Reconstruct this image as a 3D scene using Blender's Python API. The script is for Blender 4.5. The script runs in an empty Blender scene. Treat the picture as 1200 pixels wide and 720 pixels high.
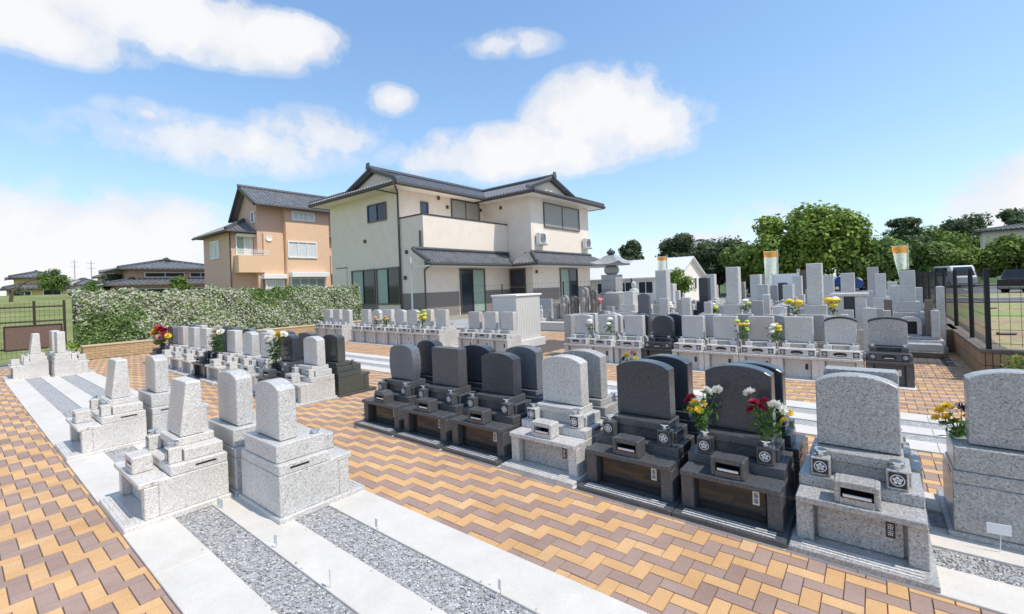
import bpy, math, random
import numpy as np
from mathutils import Vector, Matrix
random.seed(7); rng=np.random.default_rng(7)
S=bpy.context.scene; COL=S.collection; PI=math.pi

# ------------------------------------------------------------------ materials
MATS={}
def newmat(name):
    m=bpy.data.materials.new(name); m.use_nodes=True; nt=m.node_tree
    b=nt.nodes['Principled BSDF']; MATS[name]=m
    return m,nt,b
def N(nt,t,**k):
    n=nt.nodes.new(t)
    for a,v in k.items():
        if a in n.inputs: n.inputs[a].default_value=v
        else: setattr(n,a,v)
    return n
def ramp(nt,fac,stops,interp='LINEAR'):
    r=nt.nodes.new('ShaderNodeValToRGB'); cr=r.color_ramp; cr.interpolation=interp
    while len(cr.elements)<len(stops): cr.elements.new(.5)
    for e,(p,c) in zip(cr.elements,stops):
        e.position=p; e.color=(c[0],c[1],c[2],1) if len(c)==3 else c
    nt.links.new(fac,r.inputs[0]); return r.outputs[0]
def bump(nt,b,h,strength=.3,dist=.01):
    n=nt.nodes.new('ShaderNodeBump'); n.inputs['Strength'].default_value=strength; n.inputs['Distance'].default_value=dist
    nt.links.new(h,n.inputs['Height']); nt.links.new(n.outputs[0],b.inputs['Normal'])
def mixc(nt,f,a,bb,mode='MIX'):
    m=nt.nodes.new('ShaderNodeMix'); m.data_type='RGBA'; m.blend_type=mode
    for s,v in ((0,f),(6,a),(7,bb)):
        if hasattr(v,'links') or hasattr(v,'is_linked'): nt.links.new(v,m.inputs[s])
        else: m.inputs[s].default_value=v if s==0 else (v[0],v[1],v[2],1)
    return m.outputs[2]
def granite(name,c,contrast=.35,rough=.3,scale=95,tint=(1,1,1)):
    m,nt,b=newmat(name); tc=N(nt,'ShaderNodeTexCoord')
    n1=N(nt,'ShaderNodeTexNoise',Scale=scale*1.15,Detail=4.0,Roughness=.8); nt.links.new(tc.outputs['Object'],n1.inputs['Vector'])
    v=N(nt,'ShaderNodeTexVoronoi',Scale=scale*1.5); nt.links.new(tc.outputs['Object'],v.inputs['Vector'])
    n2=N(nt,'ShaderNodeTexNoise',Scale=3.0,Detail=4.0); nt.links.new(tc.outputs['Object'],n2.inputs['Vector'])
    k=contrast
    f=lambda s:tuple(c*s*t for t in tint)
    col=ramp(nt,n1.outputs[0],[(.36,f(max(.05,1-2.0*k))),(.45,f(1-.3*k)),(.55,f(1+.3*k)),(.65,f(1+1.1*k))])
    col2=ramp(nt,v.outputs['Color'],[(.0,f(max(.04,1-2.1*k))),(.22,f(1-.3*k)),(.5,f(1)),(.95,f(1+.9*k))])
    col=mixc(nt,.6,col,col2)
    big=ramp(nt,n2.outputs[0],[(.3,(.88,.88,.87)),(.7,(1.06,1.06,1.07))])
    col=mixc(nt,1.0,col,big,'MULTIPLY')
    nt.links.new(col,b.inputs['Base Color'])
    b.inputs['Roughness'].default_value=rough
    b.inputs['Specular IOR Level'].default_value=.5
    return m
granite('granite_white',.60,.42,.30,80,(1.04,1,.945))
granite('granite_light',.53,.5,.28,80,(1.02,1,.965))
granite('granite_mid',.37,.66,.28,78,(1.02,1,.97))
granite('granite_blue',.15,.35,.25,90,(.93,1,1.13))
granite('granite_dark',.088,.7,.28,90,(.96,1,1.06))
granite('granite_black',.058,.6,.22,90,(.86,.98,1.16))
granite('granite_door',.03,.4,.07,90,(1.05,1,.98))
granite('granite_green',.075,.3,.16,90,(.95,1.05,.97))
granite('granite_pink',.45,.25,.35,80,(1.08,.98,.95))
granite('granite_brown',.16,.5,.7,30,(1.15,1,.85))
granite('stone_old',.33,.35,.85,25,(1.05,1,.92))
granite('stone_grey',.38,.25,.8,40)
def simple(name,col,rough=.6,metal=0,noise=0,scale=8,bumpk=0,emit=None):
    m,nt,b=newmat(name); b.inputs['Roughness'].default_value=rough; b.inputs['Metallic'].default_value=metal
    if noise:
        tc=N(nt,'ShaderNodeTexCoord'); n=N(nt,'ShaderNodeTexNoise',Scale=scale,Detail=6.0,Roughness=.65)
        nt.links.new(tc.outputs['Object'],n.inputs['Vector'])
        c=ramp(nt,n.outputs[0],[(.25,tuple(x*(1-noise) for x in col)),(.75,tuple(min(1,x*(1+noise)) for x in col))])
        nt.links.new(c,b.inputs['Base Color'])
        if bumpk: bump(nt,b,n.outputs[0],bumpk,.02)
    else: b.inputs['Base Color'].default_value=(*col,1)
    return m
simple('steel',(.75,.75,.76),.22,1)
simple('dark_hole',(.012,.012,.014),.5)
simple('crest_dark',(.02,.02,.022),.3)
simple('crest_light',(.7,.7,.7),.5)
simple('concrete',(.63,.60,.55),.85,0,.07,5,.08)
def stains(name,lo,hi):
    nt=MATS[name].node_tree; b=nt.nodes['Principled BSDF']; src=b.inputs['Base Color'].links[0].from_socket
    tc=N(nt,'ShaderNodeTexCoord'); a=N(nt,'ShaderNodeTexNoise',Scale=1.7,Detail=8.0,Roughness=.7); nt.links.new(tc.outputs['Object'],a.inputs[0])
    c=N(nt,'ShaderNodeTexNoise',Scale=220.0,Detail=2.0); nt.links.new(tc.outputs['Object'],c.inputs[0])
    x=mixc(nt,1.0,src,ramp(nt,a.outputs[0],[(.35,lo),(.55,(1,1,1)),(.75,hi)]),'MULTIPLY')
    x=mixc(nt,1.0,x,ramp(nt,c.outputs[0],[(.3,(.88,.88,.88)),(.6,(1.04,1.04,1.04))]),'MULTIPLY'); nt.links.new(x,b.inputs['Base Color'])
stains('concrete',(.94,.925,.90),(1.04,1.04,1.03))
simple('path_edge',(.30,.29,.28),.9,0,.3,12,.2)
simple('grout',(.10,.085,.075),.95,0,.3,30)
simple('stucco',(.78,.69,.60),.9,0,.03,3)
simple('stucco_white',(.80,.76,.70),.9,0,.03,3)
simple('wainscot',(.24,.205,.185),.85,0,.12,20)
simple('dark_trim',(.055,.05,.048),.5)
simple('bronze_frame',(.12,.105,.09),.4,.3)
simple('roof_tile',(.16,.165,.175),.42,0,.35,2.5)
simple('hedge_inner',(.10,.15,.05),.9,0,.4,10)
simple('roof_green',(.13,.145,.12),.6,0,.2,3)
simple('roof_ridge',(.09,.095,.105),.45,0,.25,6)
simple('glass_dark',(.025,.035,.05),.06)
simple('glass_sky',(.06,.10,.17),.05)
simple('curtain_green',(.30,.40,.34),.6,0,.1,3)
simple('curtain_white',(.62,.66,.66),.6,0,.12,4)
simple('shutter',(.36,.345,.32),.5,.2)
simple('white_paint',(.80,.80,.79),.5)
simple('metal_white',(.72,.73,.74),.35)
simple('orange_stucco',(.73,.50,.33),.9,0,.05,3)
simple('yellow_stucco',(.70,.56,.28),.9,0,.05,3)
simple('pink_stucco',(.63,.42,.33),.9,0,.05,3)
simple('tan_wall',(.55,.42,.28),.9,0,.1,2)
simple('fence_black',(.012,.012,.013),.45,.3)
simple('fence_brown',(.045,.03,.024),.5,.2)
simple('panel_brown',(.15,.095,.075),.7,0,.2,20)
simple('bark',(.10,.075,.055),.95,0,.35,12,.5)
simple('asphalt',(.16,.165,.17),.9,0,.12,3)
simple('tyre',(.02,.02,.02),.8)
simple('car_white',(.75,.76,.77),.25)
simple('car_black',(.02,.02,.022),.2)
simple('car_blue',(.03,.10,.30),.25)
simple('car_lamp',(.5,.5,.48),.15)
simple('cap_white',(.60,.59,.56),.6,0,.04,4)
simple('acrylic',(.75,.76,.75),.3)
simple('stem_green',(.09,.20,.035),.6)
simple('concrete_old',(.15,.125,.10),.9,0,.4,5,.3)
for n,c in {'bloom_white':(.82,.82,.76),'bloom_yellow':(.80,.58,.04),'bloom_crimson':(.36,.012,.06),'bloom_purple':(.035,.015,.10),'bloom_pink':(.66,.30,.30),'bloom_orange':(.75,.22,.04),'bloom_lime':(.50,.55,.12)}.items(): simple(n,c,.7,0,.2,60)
stains('stucco',(.95,.94,.92),(1.02,1.02,1.02)); stains('roof_tile',(.82,.82,.82),(1.12,1.12,1.12))
def leafmat(name,c1,c2,trans=.35,rough=.55):
    m,nt,b=newmat(name)
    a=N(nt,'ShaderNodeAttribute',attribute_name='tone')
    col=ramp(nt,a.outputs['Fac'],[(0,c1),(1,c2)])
    nt.links.new(col,b.inputs['Base Color']); b.inputs['Roughness'].default_value=rough
    b.inputs['Specular IOR Level'].default_value=.3
    t=N(nt,'ShaderNodeBsdfTranslucent'); nt.links.new(col,t.inputs[0])
    mx=N(nt,'ShaderNodeMixShader'); mx.inputs[0].default_value=trans
    nt.links.new(b.outputs[0],mx.inputs[1]); nt.links.new(t.outputs[0],mx.inputs[2])
    nt.links.new(mx.outputs[0],nt.nodes['Material Output'].inputs[0]); return m
leafmat('leaf_dark',(.045,.07,.035),(.15,.21,.09))
leafmat('leaf_mid',(.06,.11,.025),(.24,.35,.08))
leafmat('leaf_bright',(.06,.12,.018),(.34,.46,.08))
leafmat('leaf_olive',(.08,.085,.03),(.28,.25,.10))
leafmat('leaf_grey',(.07,.09,.06),(.20,.25,.15))
leafmat('leaf_flower',(.04,.09,.02),(.12,.24,.05))
def hedgemat():
    m=leafmat('ivy',(.04,.08,.02),(.1,.2,.04)); nt=m.node_tree
    a=[n for n in nt.nodes if n.type=='ATTRIBUTE'][0]; r=[n for n in nt.nodes if n.type=='VALTORGB'][0]
    cr=r.color_ramp; cr.elements[0].color=(.08,.15,.04,1); cr.elements[1].color=(.72,.71,.62,1)
    e=cr.elements.new(.45); e.color=(.24,.36,.11,1); e=cr.elements.new(.62); e.color=(.42,.47,.25,1); e=cr.elements.new(.74); e.color=(.62,.63,.52,1)
hedgemat()
def pavermat():
    m,nt,b=newmat('paver')
    a=N(nt,'ShaderNodeAttribute',attribute_name='tone')
    c=ramp(nt,a.outputs['Fac'],[(0,(.33,.225,.18)),(.2,(.40,.285,.235)),(.38,(.355,.245,.20)),(.45,(.39,.275,.225)),(.55,(.62,.375,.175)),(.7,(.68,.42,.20)),(.85,(.60,.355,.16)),(1,(.69,.45,.24))])
    tc=N(nt,'ShaderNodeTexCoord'); n=N(nt,'ShaderNodeTexNoise',Scale=120.0,Detail=4.0); nt.links.new(tc.outputs['Object'],n.inputs[0])
    n2=N(nt,'ShaderNodeTexNoise',Scale=.7,Detail=6.0); nt.links.new(tc.outputs['Object'],n2.inputs[0])
    g=ramp(nt,n.outputs[0],[(.3,(.86,.86,.86)),(.7,(1.12,1.12,1.12))]); c=mixc(nt,1.0,c,g,'MULTIPLY')
    g2=ramp(nt,n2.outputs[0],[(.3,(.9,.89,.88)),(.7,(1.07,1.07,1.07))]); c=mixc(nt,1.0,c,g2,'MULTIPLY')
    nt.links.new(c,b.inputs['Base Color']); b.inputs['Roughness'].default_value=.85
    bump(nt,b,n.outputs[0],.15,.004)
pavermat(); stains('paver',(.86,.84,.82),(1.05,1.05,1.04))
def gravelmat():
    m,nt,b=newmat('gravel'); tc=N(nt,'ShaderNodeTexCoord')
    v=N(nt,'ShaderNodeTexVoronoi',Scale=70.0); nt.links.new(tc.outputs['Object'],v.inputs[0])
    c=ramp(nt,v.outputs['Color'],[(0,(.26,.26,.265)),(.4,(.42,.42,.42)),(.75,(.55,.55,.55)),(1,(.75,.75,.74))])
    d=ramp(nt,v.outputs['Distance'],[(0,(1,1,1)),(.55,(.6,.6,.6))]); c=mixc(nt,.6,c,d,'MULTIPLY')
    nt.links.new(c,b.inputs['Base Color']); b.inputs['Roughness'].default_value=.85
    bump(nt,b,v.outputs['Distance'],.6,-.01)
    m,nt,b=newmat('pebble'); a=N(nt,'ShaderNodeAttribute',attribute_name='tone')
    c=ramp(nt,a.outputs['Fac'],[(0,(.15,.15,.15)),(.35,(.33,.33,.325)),(.7,(.52,.515,.505)),(1,(.80,.79,.77))])
    nt.links.new(c,b.inputs['Base Color']); b.inputs['Roughness'].default_value=.8
gravelmat()
def groundmat(name,stops,scale,sc2=40):
    m,nt,b=newmat(name); tc=N(nt,'ShaderNodeTexCoord')
    n=N(nt,'ShaderNodeTexNoise',Scale=scale,Detail=8.0,Roughness=.6); nt.links.new(tc.outputs['Object'],n.inputs[0])
    n2=N(nt,'ShaderNodeTexNoise',Scale=sc2,Detail=4.0); nt.links.new(tc.outputs['Object'],n2.inputs[0])
    c=ramp(nt,n.outputs[0],stops); g=ramp(nt,n2.outputs[0],[(.3,(.75,.75,.75)),(.7,(1.2,1.2,1.2))])
    c=mixc(nt,1.0,c,g,'MULTIPLY'); nt.links.new(c,b.inputs['Base Color']); b.inputs['Roughness'].default_value=.95
    bump(nt,b,n2.outputs[0],.4,.03)
groundmat('grass',[(.3,(.13,.16,.045)),(.5,(.20,.23,.07)),(.7,(.29,.29,.12))],.25,12)
groundmat('dry_grass',[(.36,(.30,.21,.12)),(.48,(.36,.28,.16)),(.54,(.26,.31,.10)),(.7,(.20,.31,.08))],.30,9)
groundmat('earth',[(.3,(.25,.22,.18)),(.7,(.36,.33,.28))],.5,20)
groundmat('grave_gravel',[(.3,(.30,.30,.295)),(.7,(.42,.42,.41))],1.5,60)
groundmat('hill_green',[(.3,(.05,.09,.03)),(.7,(.10,.16,.05))],.1,3)
def brickmat(name,c1,c2,mortar,sx,rowh,bw):
    m,nt,b=newmat(name); tc=N(nt,'ShaderNodeTexCoord'); mp=N(nt,'ShaderNodeMapping'); nt.links.new(tc.outputs['Object'],mp.inputs[0])
    geo=N(nt,'ShaderNodeNewGeometry'); sep=N(nt,'ShaderNodeSeparateXYZ'); nt.links.new(tc.outputs['Object'],sep.inputs[0])
    ad=N(nt,'ShaderNodeMath',operation='ADD'); nt.links.new(sep.outputs[0],ad.inputs[0]); nt.links.new(sep.outputs[1],ad.inputs[1])
    cb=N(nt,'ShaderNodeCombineXYZ'); nt.links.new(ad.outputs[0],cb.inputs[0]); nt.links.new(sep.outputs[2],cb.inputs[1])
    br=N(nt,'ShaderNodeTexBrick'); br.offset=0.0 if sx else .5
    br.inputs['Color1'].default_value=(*c1,1); br.inputs['Color2'].default_value=(*c2,1); br.inputs['Mortar'].default_value=(*mortar,1)
    br.inputs['Scale'].default_value=1; br.inputs['Mortar Size'].default_value=.006; br.inputs['Brick Width'].default_value=bw; br.inputs['Row Height'].default_value=rowh
    nt.links.new(cb.outputs[0],br.inputs['Vector']); nt.links.new(br.outputs['Color'],b.inputs['Base Color']); b.inputs['Roughness'].default_value=.9
brickmat('brick_tan',(.50,.36,.20),(.42,.29,.16),(.22,.15,.09),0,.075,.22)
brickmat('brick_upright',(.40,.27,.15),(.30,.19,.11),(.07,.05,.04),1,.22,.075)
def bannermat(name,seed):
    m,nt,b=newmat(name); tc=N(nt,'ShaderNodeTexCoord'); sep=N(nt,'ShaderNodeSeparateXYZ'); nt.links.new(tc.outputs['Generated'],sep.inputs[0])
    c=ramp(nt,sep.outputs[2],[(0,(.75,.2,.1)),(.12,(.85,.45,.25)),(.16,(.80,.82,.70)),(.5,(.78,.82,.66)),(.84,(.8,.82,.72)),(.86,(.80,.34,.06)),(1,(.82,.40,.10))])
    mp=N(nt,'ShaderNodeMapping'); mp.inputs['Scale'].default_value=(9,1,26); mp.inputs['Location'].default_value=(seed,0,seed); nt.links.new(tc.outputs['Generated'],mp.inputs[0])
    n=N(nt,'ShaderNodeTexNoise',Scale=1.0,Detail=1.0); nt.links.new(mp.outputs[0],n.inputs[0])
    k=ramp(nt,n.outputs[0],[(.56,(1,1,1)),(.60,(.55,.72,.5))]); c=mixc(nt,.75,c,k,'MULTIPLY')
    nt.links.new(c,b.inputs['Base Color']); b.inputs['Roughness'].default_value=.8
bannermat('banner_cloth',1.3); bannermat('banner_cloth_b',5.1)
def mat(n): return MATS[n]

# ------------------------------------------------------------------ mesh helper
WP=set()   # things whose parts are written in world coordinates
class MB:
    def __init__(s): s.v=[]; s.f=[]; s.m=[]; s.t=[]; s.mats=[]
    def mi(s,m):
        if m is None: m=s.mats[0] if s.mats else None
        if m not in s.mats: s.mats.append(m)
        return s.mats.index(m)
    def add(s,vs,fs,m=None,tone=None):
        b=len(s.v); s.v+= [tuple(v) for v in vs]; i=s.mi(m)
        for k,f in enumerate(fs):
            s.f.append([b+j for j in f]); s.m.append(i); s.t.append(0 if tone is None else tone)
    def box(s,x0,x1,y0,y1,z0,z1,m=None,c=0.004,tone=None):
        c=min(c,(x1-x0)*.3,(y1-y0)*.3,(z1-z0)*.3)
        if c<=0:
            vs=[(x,y,z) for z in(z0,z1) for y in(y0,y1) for x in(x0,x1)]
            s.add(vs,[(0,2,3,1),(4,5,7,6),(0,1,5,4),(2,6,7,3),(0,4,6,2),(1,3,7,5)],m,tone); return
        vs=[];X=(x0,x1);Y=(y0,y1);Z=(z0,z1);idx={}
        for i in(0,1):
            for j in(0,1):
                for k in(0,1):
                    sx,sy,sz=(c if i==0 else -c),(c if j==0 else -c),(c if k==0 else -c)
                    for a,p in enumerate(((X[i],Y[j]+sy,Z[k]+sz),(X[i]+sx,Y[j],Z[k]+sz),(X[i]+sx,Y[j]+sy,Z[k]))):
                        idx[i,j,k,a]=len(vs); vs.append(p)
        q=[]
        for i in(0,1):
            r=[idx[i,0,0,0],idx[i,1,0,0],idx[i,1,1,0],idx[i,0,1,0]]; q.append(r if i else r[::-1])
            r=[idx[0,i,0,1],idx[0,i,1,1],idx[1,i,1,1],idx[1,i,0,1]]; q.append(r if i else r[::-1])
            r=[idx[0,0,i,2],idx[1,0,i,2],idx[1,1,i,2],idx[0,1,i,2]]; q.append(r if i else r[::-1])
        def e(a,b,c_,d,flip): q.append([a,b,c_,d][::-1] if flip else [a,b,c_,d])
        for i in(0,1):
            for j in(0,1):
                e(idx[i,j,0,0],idx[i,j,1,0],idx[i,j,1,1],idx[i,j,0,1],(i+j)%2==0 if False else (i==j))
                e(idx[i,0,j,0],idx[i,1,j,0],idx[i,1,j,2],idx[i,0,j,2],(i!=j))
                e(idx[0,i,j,1],idx[1,i,j,1],idx[1,i,j,2],idx[0,i,j,2],(i==j))
                for k in(0,1):
                    t=[idx[i,j,k,0],idx[i,j,k,1],idx[i,j,k,2]]
                    q.append(t if (i+j+k)%2 else t[::-1])
        s.add(vs,q,m,tone)
    def prism(s,prof,y0,y1,m=None,c=.006,front_lean=0,h=1,back_lean=0):
        # profile in x,z extruded along y, chamfered; lean moves the faces back with height
        n=len(prof); cx=sum(p[0] for p in prof)/n; cz=sum(p[1] for p in prof)/n
        def ins(p):
            dx,dz=p[0]-cx,p[1]-cz; L=math.hypot(dx,dz)+1e-9; return (p[0]-dx/L*c,p[1]-dz/L*c)
        rings=[([ins(p) for p in prof],y0),(prof,y0+c),(prof,y1-c),([ins(p) for p in prof],y1)]
        vs=[]
        for k,(r,y) in enumerate(rings):
            for p in r: vs.append((p[0],y+(front_lean if k<2 else -back_lean)*p[1]/h,p[1]))
        fs=[list(range(n)),list(range(3*n,4*n))[::-1]]
        for k in range(3):
            for i in range(n):
                j=(i+1)%n; fs.append([k*n+i,(k+1)*n+i,(k+1)*n+j,k*n+j])
        s.add(vs,fs,m)
    def lathe(s,cx,cy,prof,m=None,n=12,sy=1):
        vs=[];fs=[]
        for r,z in prof:
            for i in range(n):
                a=2*PI*i/n; vs.append((cx+r*math.cos(a),cy+sy*r*math.sin(a),z))
        for k in range(len(prof)-1):
            for i in range(n):
                j=(i+1)%n; fs.append([k*n+i,k*n+j,(k+1)*n+j,(k+1)*n+i])
        fs.append(list(range(n))[::-1]); fs.append([(len(prof)-1)*n+i for i in range(n)])
        s.add(vs,fs,m)
    def tube(s,p0,p1,r0,r1=None,m=None,n=6,caps=True):
        r1=r0 if r1 is None else r1; p0=Vector(p0);p1=Vector(p1); d=(p1-p0).normalized()
        a=d.orthogonal().normalized(); b=d.cross(a); vs=[]
        for p,r in((p0,r0),(p1,r1)):
            for i in range(n):
                t=2*PI*i/n; vs.append(tuple(p+a*(r*math.cos(t))+b*(r*math.sin(t))))
        fs=[[i,(i+1)%n,n+(i+1)%n,n+i] for i in range(n)]
        if caps: fs+=[list(range(n))[::-1],[n+i for i in range(n)]]
        s.add(vs,fs,m)
    def poly(s,pts,m=None): s.add(pts,[list(range(len(pts)))],m)
    def slab(s,pts,th,m=None):  # top polygon given CCW from above, thickness down
        n=len(pts); vs=list(pts)+[(p[0],p[1],p[2]-th) for p in pts]
        fs=[list(range(n)),[n+i for i in range(n)][::-1]]+[[i,n+i,n+(i+1)%n,(i+1)%n] for i in range(n)]
        s.add(vs,fs,m)
    def disc(s,cx,y,cz,rx,rz,m=None,n=14,sgn=-1,th=.002):
        ring=[(cx+rx*math.cos(2*PI*i/n),y,cz+rz*math.sin(2*PI*i/n)) for i in range(n)]
        s.add(ring+[(a,y-sgn*th,b) for a,_,b in ring],[list(range(n)),[n+i for i in range(n)][::-1]]+[[i,n+i,n+(i+1)%n,(i+1)%n] for i in range(n)],m)
    def mesh(s,name):
        me=bpy.data.meshes.new(name); me.from_pydata(s.v,[],s.f)
        for m in s.mats: me.materials.append(mat(m) if isinstance(m,str) else m)
        if len(s.mats)>1: me.polygons.foreach_set('material_index',s.m)
        if any(s.t):
            a=me.attributes.new('tone','FLOAT','FACE'); a.data.foreach_set('value',[float(t) for t in s.t])
        me.update(); return me
    def build(s,name,parent=None,loc=None,rz=0,label=None,cat=None,group=None,kind=None):
        o=bpy.data.objects.new(name,s.mesh(name)); COL.objects.link(o)
        if parent:
            o.parent=parent
            if parent.name in WP: o.matrix_parent_inverse=Matrix.Translation(-parent.location)
        if loc: o.location=loc
        if rz: o.rotation_euler[2]=rz
        tag(o,label,cat,group,kind); return o
def tag(o,label=None,cat=None,group=None,kind=None):
    if label:o['label']=label
    if cat:o['category']=cat
    if group:o['group']=group
    if kind:o['kind']=kind
def thing(name,loc,rz,label,cat,group=None):
    o=bpy.data.objects.new(name,None); o.empty_display_size=.2; COL.objects.link(o); o.location=loc; o.rotation_euler[2]=rz
    tag(o,label,cat,group); return o
def npmesh(name,V,F,tones,mats,midx=None):
    me=bpy.data.meshes.new(name); k=F.shape[1]
    me.vertices.add(len(V)); me.vertices.foreach_set('co',V.astype(np.float32).ravel())
    me.loops.add(F.size); me.loops.foreach_set('vertex_index',F.astype(np.int32).ravel())
    me.polygons.add(len(F)); me.polygons.foreach_set('loop_start',np.arange(0,F.size,k,dtype=np.int32))
    for m in mats: me.materials.append(mat(m))
    if midx is not None: me.polygons.foreach_set('material_index',midx.astype(np.int32))
    if tones is not None:
        a=me.attributes.new('tone','FLOAT','FACE'); a.data.foreach_set('value',tones.astype(np.float32))
    me.update(calc_edges=True); me.shade_flat(); return me
def link(name,me,parent=None,loc=None,**k):
    o=bpy.data.objects.new(name,me); COL.objects.link(o)
    if parent:o.parent=parent
    if loc:o.location=loc
    tag(o,k.get('label'),k.get('cat'),k.get('group'),k.get('kind')); return o
def leaves(C,Nrm,size,tone,asp=.6,jit=.7):
    n=len(C); Nrm=Nrm+rng.normal(0,jit,(n,3)); Nrm/=np.linalg.norm(Nrm,axis=1)[:,None]+1e-9
    a=np.cross(Nrm,rng.normal(0,1,(n,3))); a/=np.linalg.norm(a,axis=1)[:,None]+1e-9; b=np.cross(Nrm,a)
    s=(size*rng.uniform(.6,1.3,n))[:,None]
    V=np.stack([C-a*s,C-b*s*asp*.9+a*s*.1,C+a*s,C+b*s*asp+a*s*.1],1).reshape(-1,3)
    F=np.arange(4*n).reshape(n,4); return V,F

# ------------------------------------------------------------------ world, sun, camera
sun_dir=Vector((.52,.10,.85)).normalized()
w=bpy.data.worlds.new('World'); S.world=w; w.use_nodes=True; nt=w.node_tree
bg=nt.nodes['Background']; sky=N(nt,'ShaderNodeTexSky'); sky.sky_type='NISHITA'; sky.sun_disc=False
sky.sun_elevation=math.asin(sun_dir.z); sky.sun_rotation=math.atan2(sun_dir.x,sun_dir.y); sky.air_density=1.0; sky.dust_density=.3; sky.ozone_density=1.6
tc=N(nt,'ShaderNodeTexCoord')
def dirv(az,el):
    a,e=math.radians(az),math.radians(el); return Vector((math.sin(a)*math.cos(e),math.cos(a)*math.cos(e),math.sin(e)))
nz=N(nt,'ShaderNodeTexNoise',Scale=13.0,Detail=9.0,Roughness=.6); nt.links.new(tc.outputs['Generated'],nz.inputs[0])
nz2=N(nt,'ShaderNodeTexNoise',Scale=3.2,Detail=6.0,Roughness=.55); nt.links.new(tc.outputs['Generated'],nz2.inputs[0])
def vdot(v,c,k=1):
    n=N(nt,'ShaderNodeVectorMath',operation='DOT_PRODUCT'); nt.links.new(v,n.inputs[0]); n.inputs[1].default_value=tuple(c*k); return n.outputs['Value']
def mth(op,a,b=None,cl=False):
    n=N(nt,'ShaderNodeMath',operation=op); n.use_clamp=cl
    for i,v in enumerate((a,b)):
        if v is None: continue
        if isinstance(v,(int,float)): n.inputs[i].default_value=v
        else: nt.links.new(v,n.inputs[i])
    return n.outputs[0]
# azimuth, elevation, half width, half height (degrees), strength
CL=[(-76,27.0,12.5,3.5,1.15),(-85,23.2,7,2.4,1.0),(-65,27.2,6.5,2.4,1.0),(-71,15.8,13,2.8,.62),(-77,18,4,1.6,.5),(-61,18.5,7,2.6,.58),
    (-38,16.5,14,3.2,.95),(-27,20.5,8,4.6,1.1),(-22,18,7,3.4,1.0),(-47,16,7,2.4,.7),(-38,28.3,6,1.6,.5),(-53,22.3,3.2,1.8,.5),
    (-82,5,13,5.2,1.4),(-90,4,12,4.5,1.4),(-75,2.5,8,2.5,1.0),(14,4.5,8,5.2,1.3),(-9,6.5,3.6,2.0,.5),(-17,4.8,8,1.0,.35),
    (60,20,20,5,.9),(110,14,24,6,1),(170,18,26,6,1),(-140,16,24,7,1),(-120,30,16,6,.9)]
acc=None; D=tc.outputs['Generated']
for az,el,sw,sh,st in CL:
    c=dirv(az,el); e1=dirv(az+90,0); e2=c.cross(e1)*-1
    u=vdot(D,e1,1/math.radians(sw)); v=vdot(D,e2,1/math.radians(sh)); f=vdot(D,c)
    r=mth('SQRT',mth('ADD',mth('MULTIPLY',u,u),mth('MULTIPLY',v,v)))
    k=mth('MULTIPLY',mth('SUBTRACT',1.35,r),st); k=mth('MULTIPLY',mth('MAXIMUM',k,0.0),mth('GREATER_THAN',f,0.2))
    acc=k if acc is None else mth('MAXIMUM',acc,k)
n1=mth('MULTIPLY',mth('SUBTRACT',nz.outputs[0],.5),1.7); n2=mth('MULTIPLY',mth('SUBTRACT',nz2.outputs[0],.5),1.5)
den=mth('ADD',acc,mth('MULTIPLY',mth('ADD',n1,n2),mth('MINIMUM',mth('MULTIPLY',acc,2.2),1.0)))
cov=ramp(nt,den,[(.12,(0,0,0)),(.30,(.34,.34,.34)),(.55,(.80,.80,.80)),(.95,(.97,.97,.97))],'EASE')
hz=N(nt,'ShaderNodeSeparateXYZ'); nt.links.new(D,hz.inputs[0])
nz3=N(nt,'ShaderNodeTexNoise',Scale=7.0,Detail=7.0,Roughness=.6); nt.links.new(tc.outputs['Generated'],nz3.inputs[0])
shade=ramp(nt,mth('ADD',mth('MULTIPLY',den,.45),mth('MULTIPLY',mth('SUBTRACT',nz3.outputs[0],.28),1.5)),[(.15,(5.9,6.3,7.0)),(.5,(6.9,7.05,7.4)),(.85,(7.8,7.8,7.85))])
# ramp colours clamp at display, so scale afterwards
for nd in nt.nodes:
    if nd.type=='VALTORGB' and nd.outputs[0]==shade:
        for e in nd.color_ramp.elements: e.color=tuple(x/8 for x in e.color[:3])+(1,)
cl=N(nt,'ShaderNodeVectorMath',operation='SCALE'); nt.links.new(shade,cl.inputs[0]); cl.inputs['Scale'].default_value=3.05
mx=nt.nodes.new('ShaderNodeMix'); mx.data_type='RGBA'; nt.links.new(cov,mx.inputs[0])
gain=N(nt,'ShaderNodeVectorMath',operation='MULTIPLY'); nt.links.new(sky.outputs[0],gain.inputs[0]); gain.inputs[1].default_value=(.78,.95,1.17)
g1=N(nt,'ShaderNodeVectorMath',operation='MULTIPLY_ADD'); nt.links.new(gain.outputs[0],g1.inputs[0]); g1.inputs[1].default_value=(1/7.5,)*3; g1.inputs[2].default_value=(1,1,1)
g2=N(nt,'ShaderNodeVectorMath',operation='DIVIDE'); nt.links.new(gain.outputs[0],g2.inputs[0]); nt.links.new(g1.outputs[0],g2.inputs[1])
nt.links.new(g2.outputs[0],mx.inputs[6]); nt.links.new(cl.outputs[0],mx.inputs[7])
nt.links.new(mx.outputs[2],bg.inputs[0]); bg.inputs[1].default_value=.15
L=bpy.data.lights.new('sun','SUN'); L.energy=1.92; L.angle=math.radians(.5); L.color=(1,.92,.81)
so=bpy.data.objects.new('sun',L); COL.objects.link(so); so.rotation_euler=(-sun_dir).to_track_quat('-Z','Y').to_euler(); so.location=(10,0,20)
cam=bpy.data.cameras.new('camera'); co=bpy.data.objects.new('camera',cam); COL.objects.link(co); S.camera=co
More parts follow.
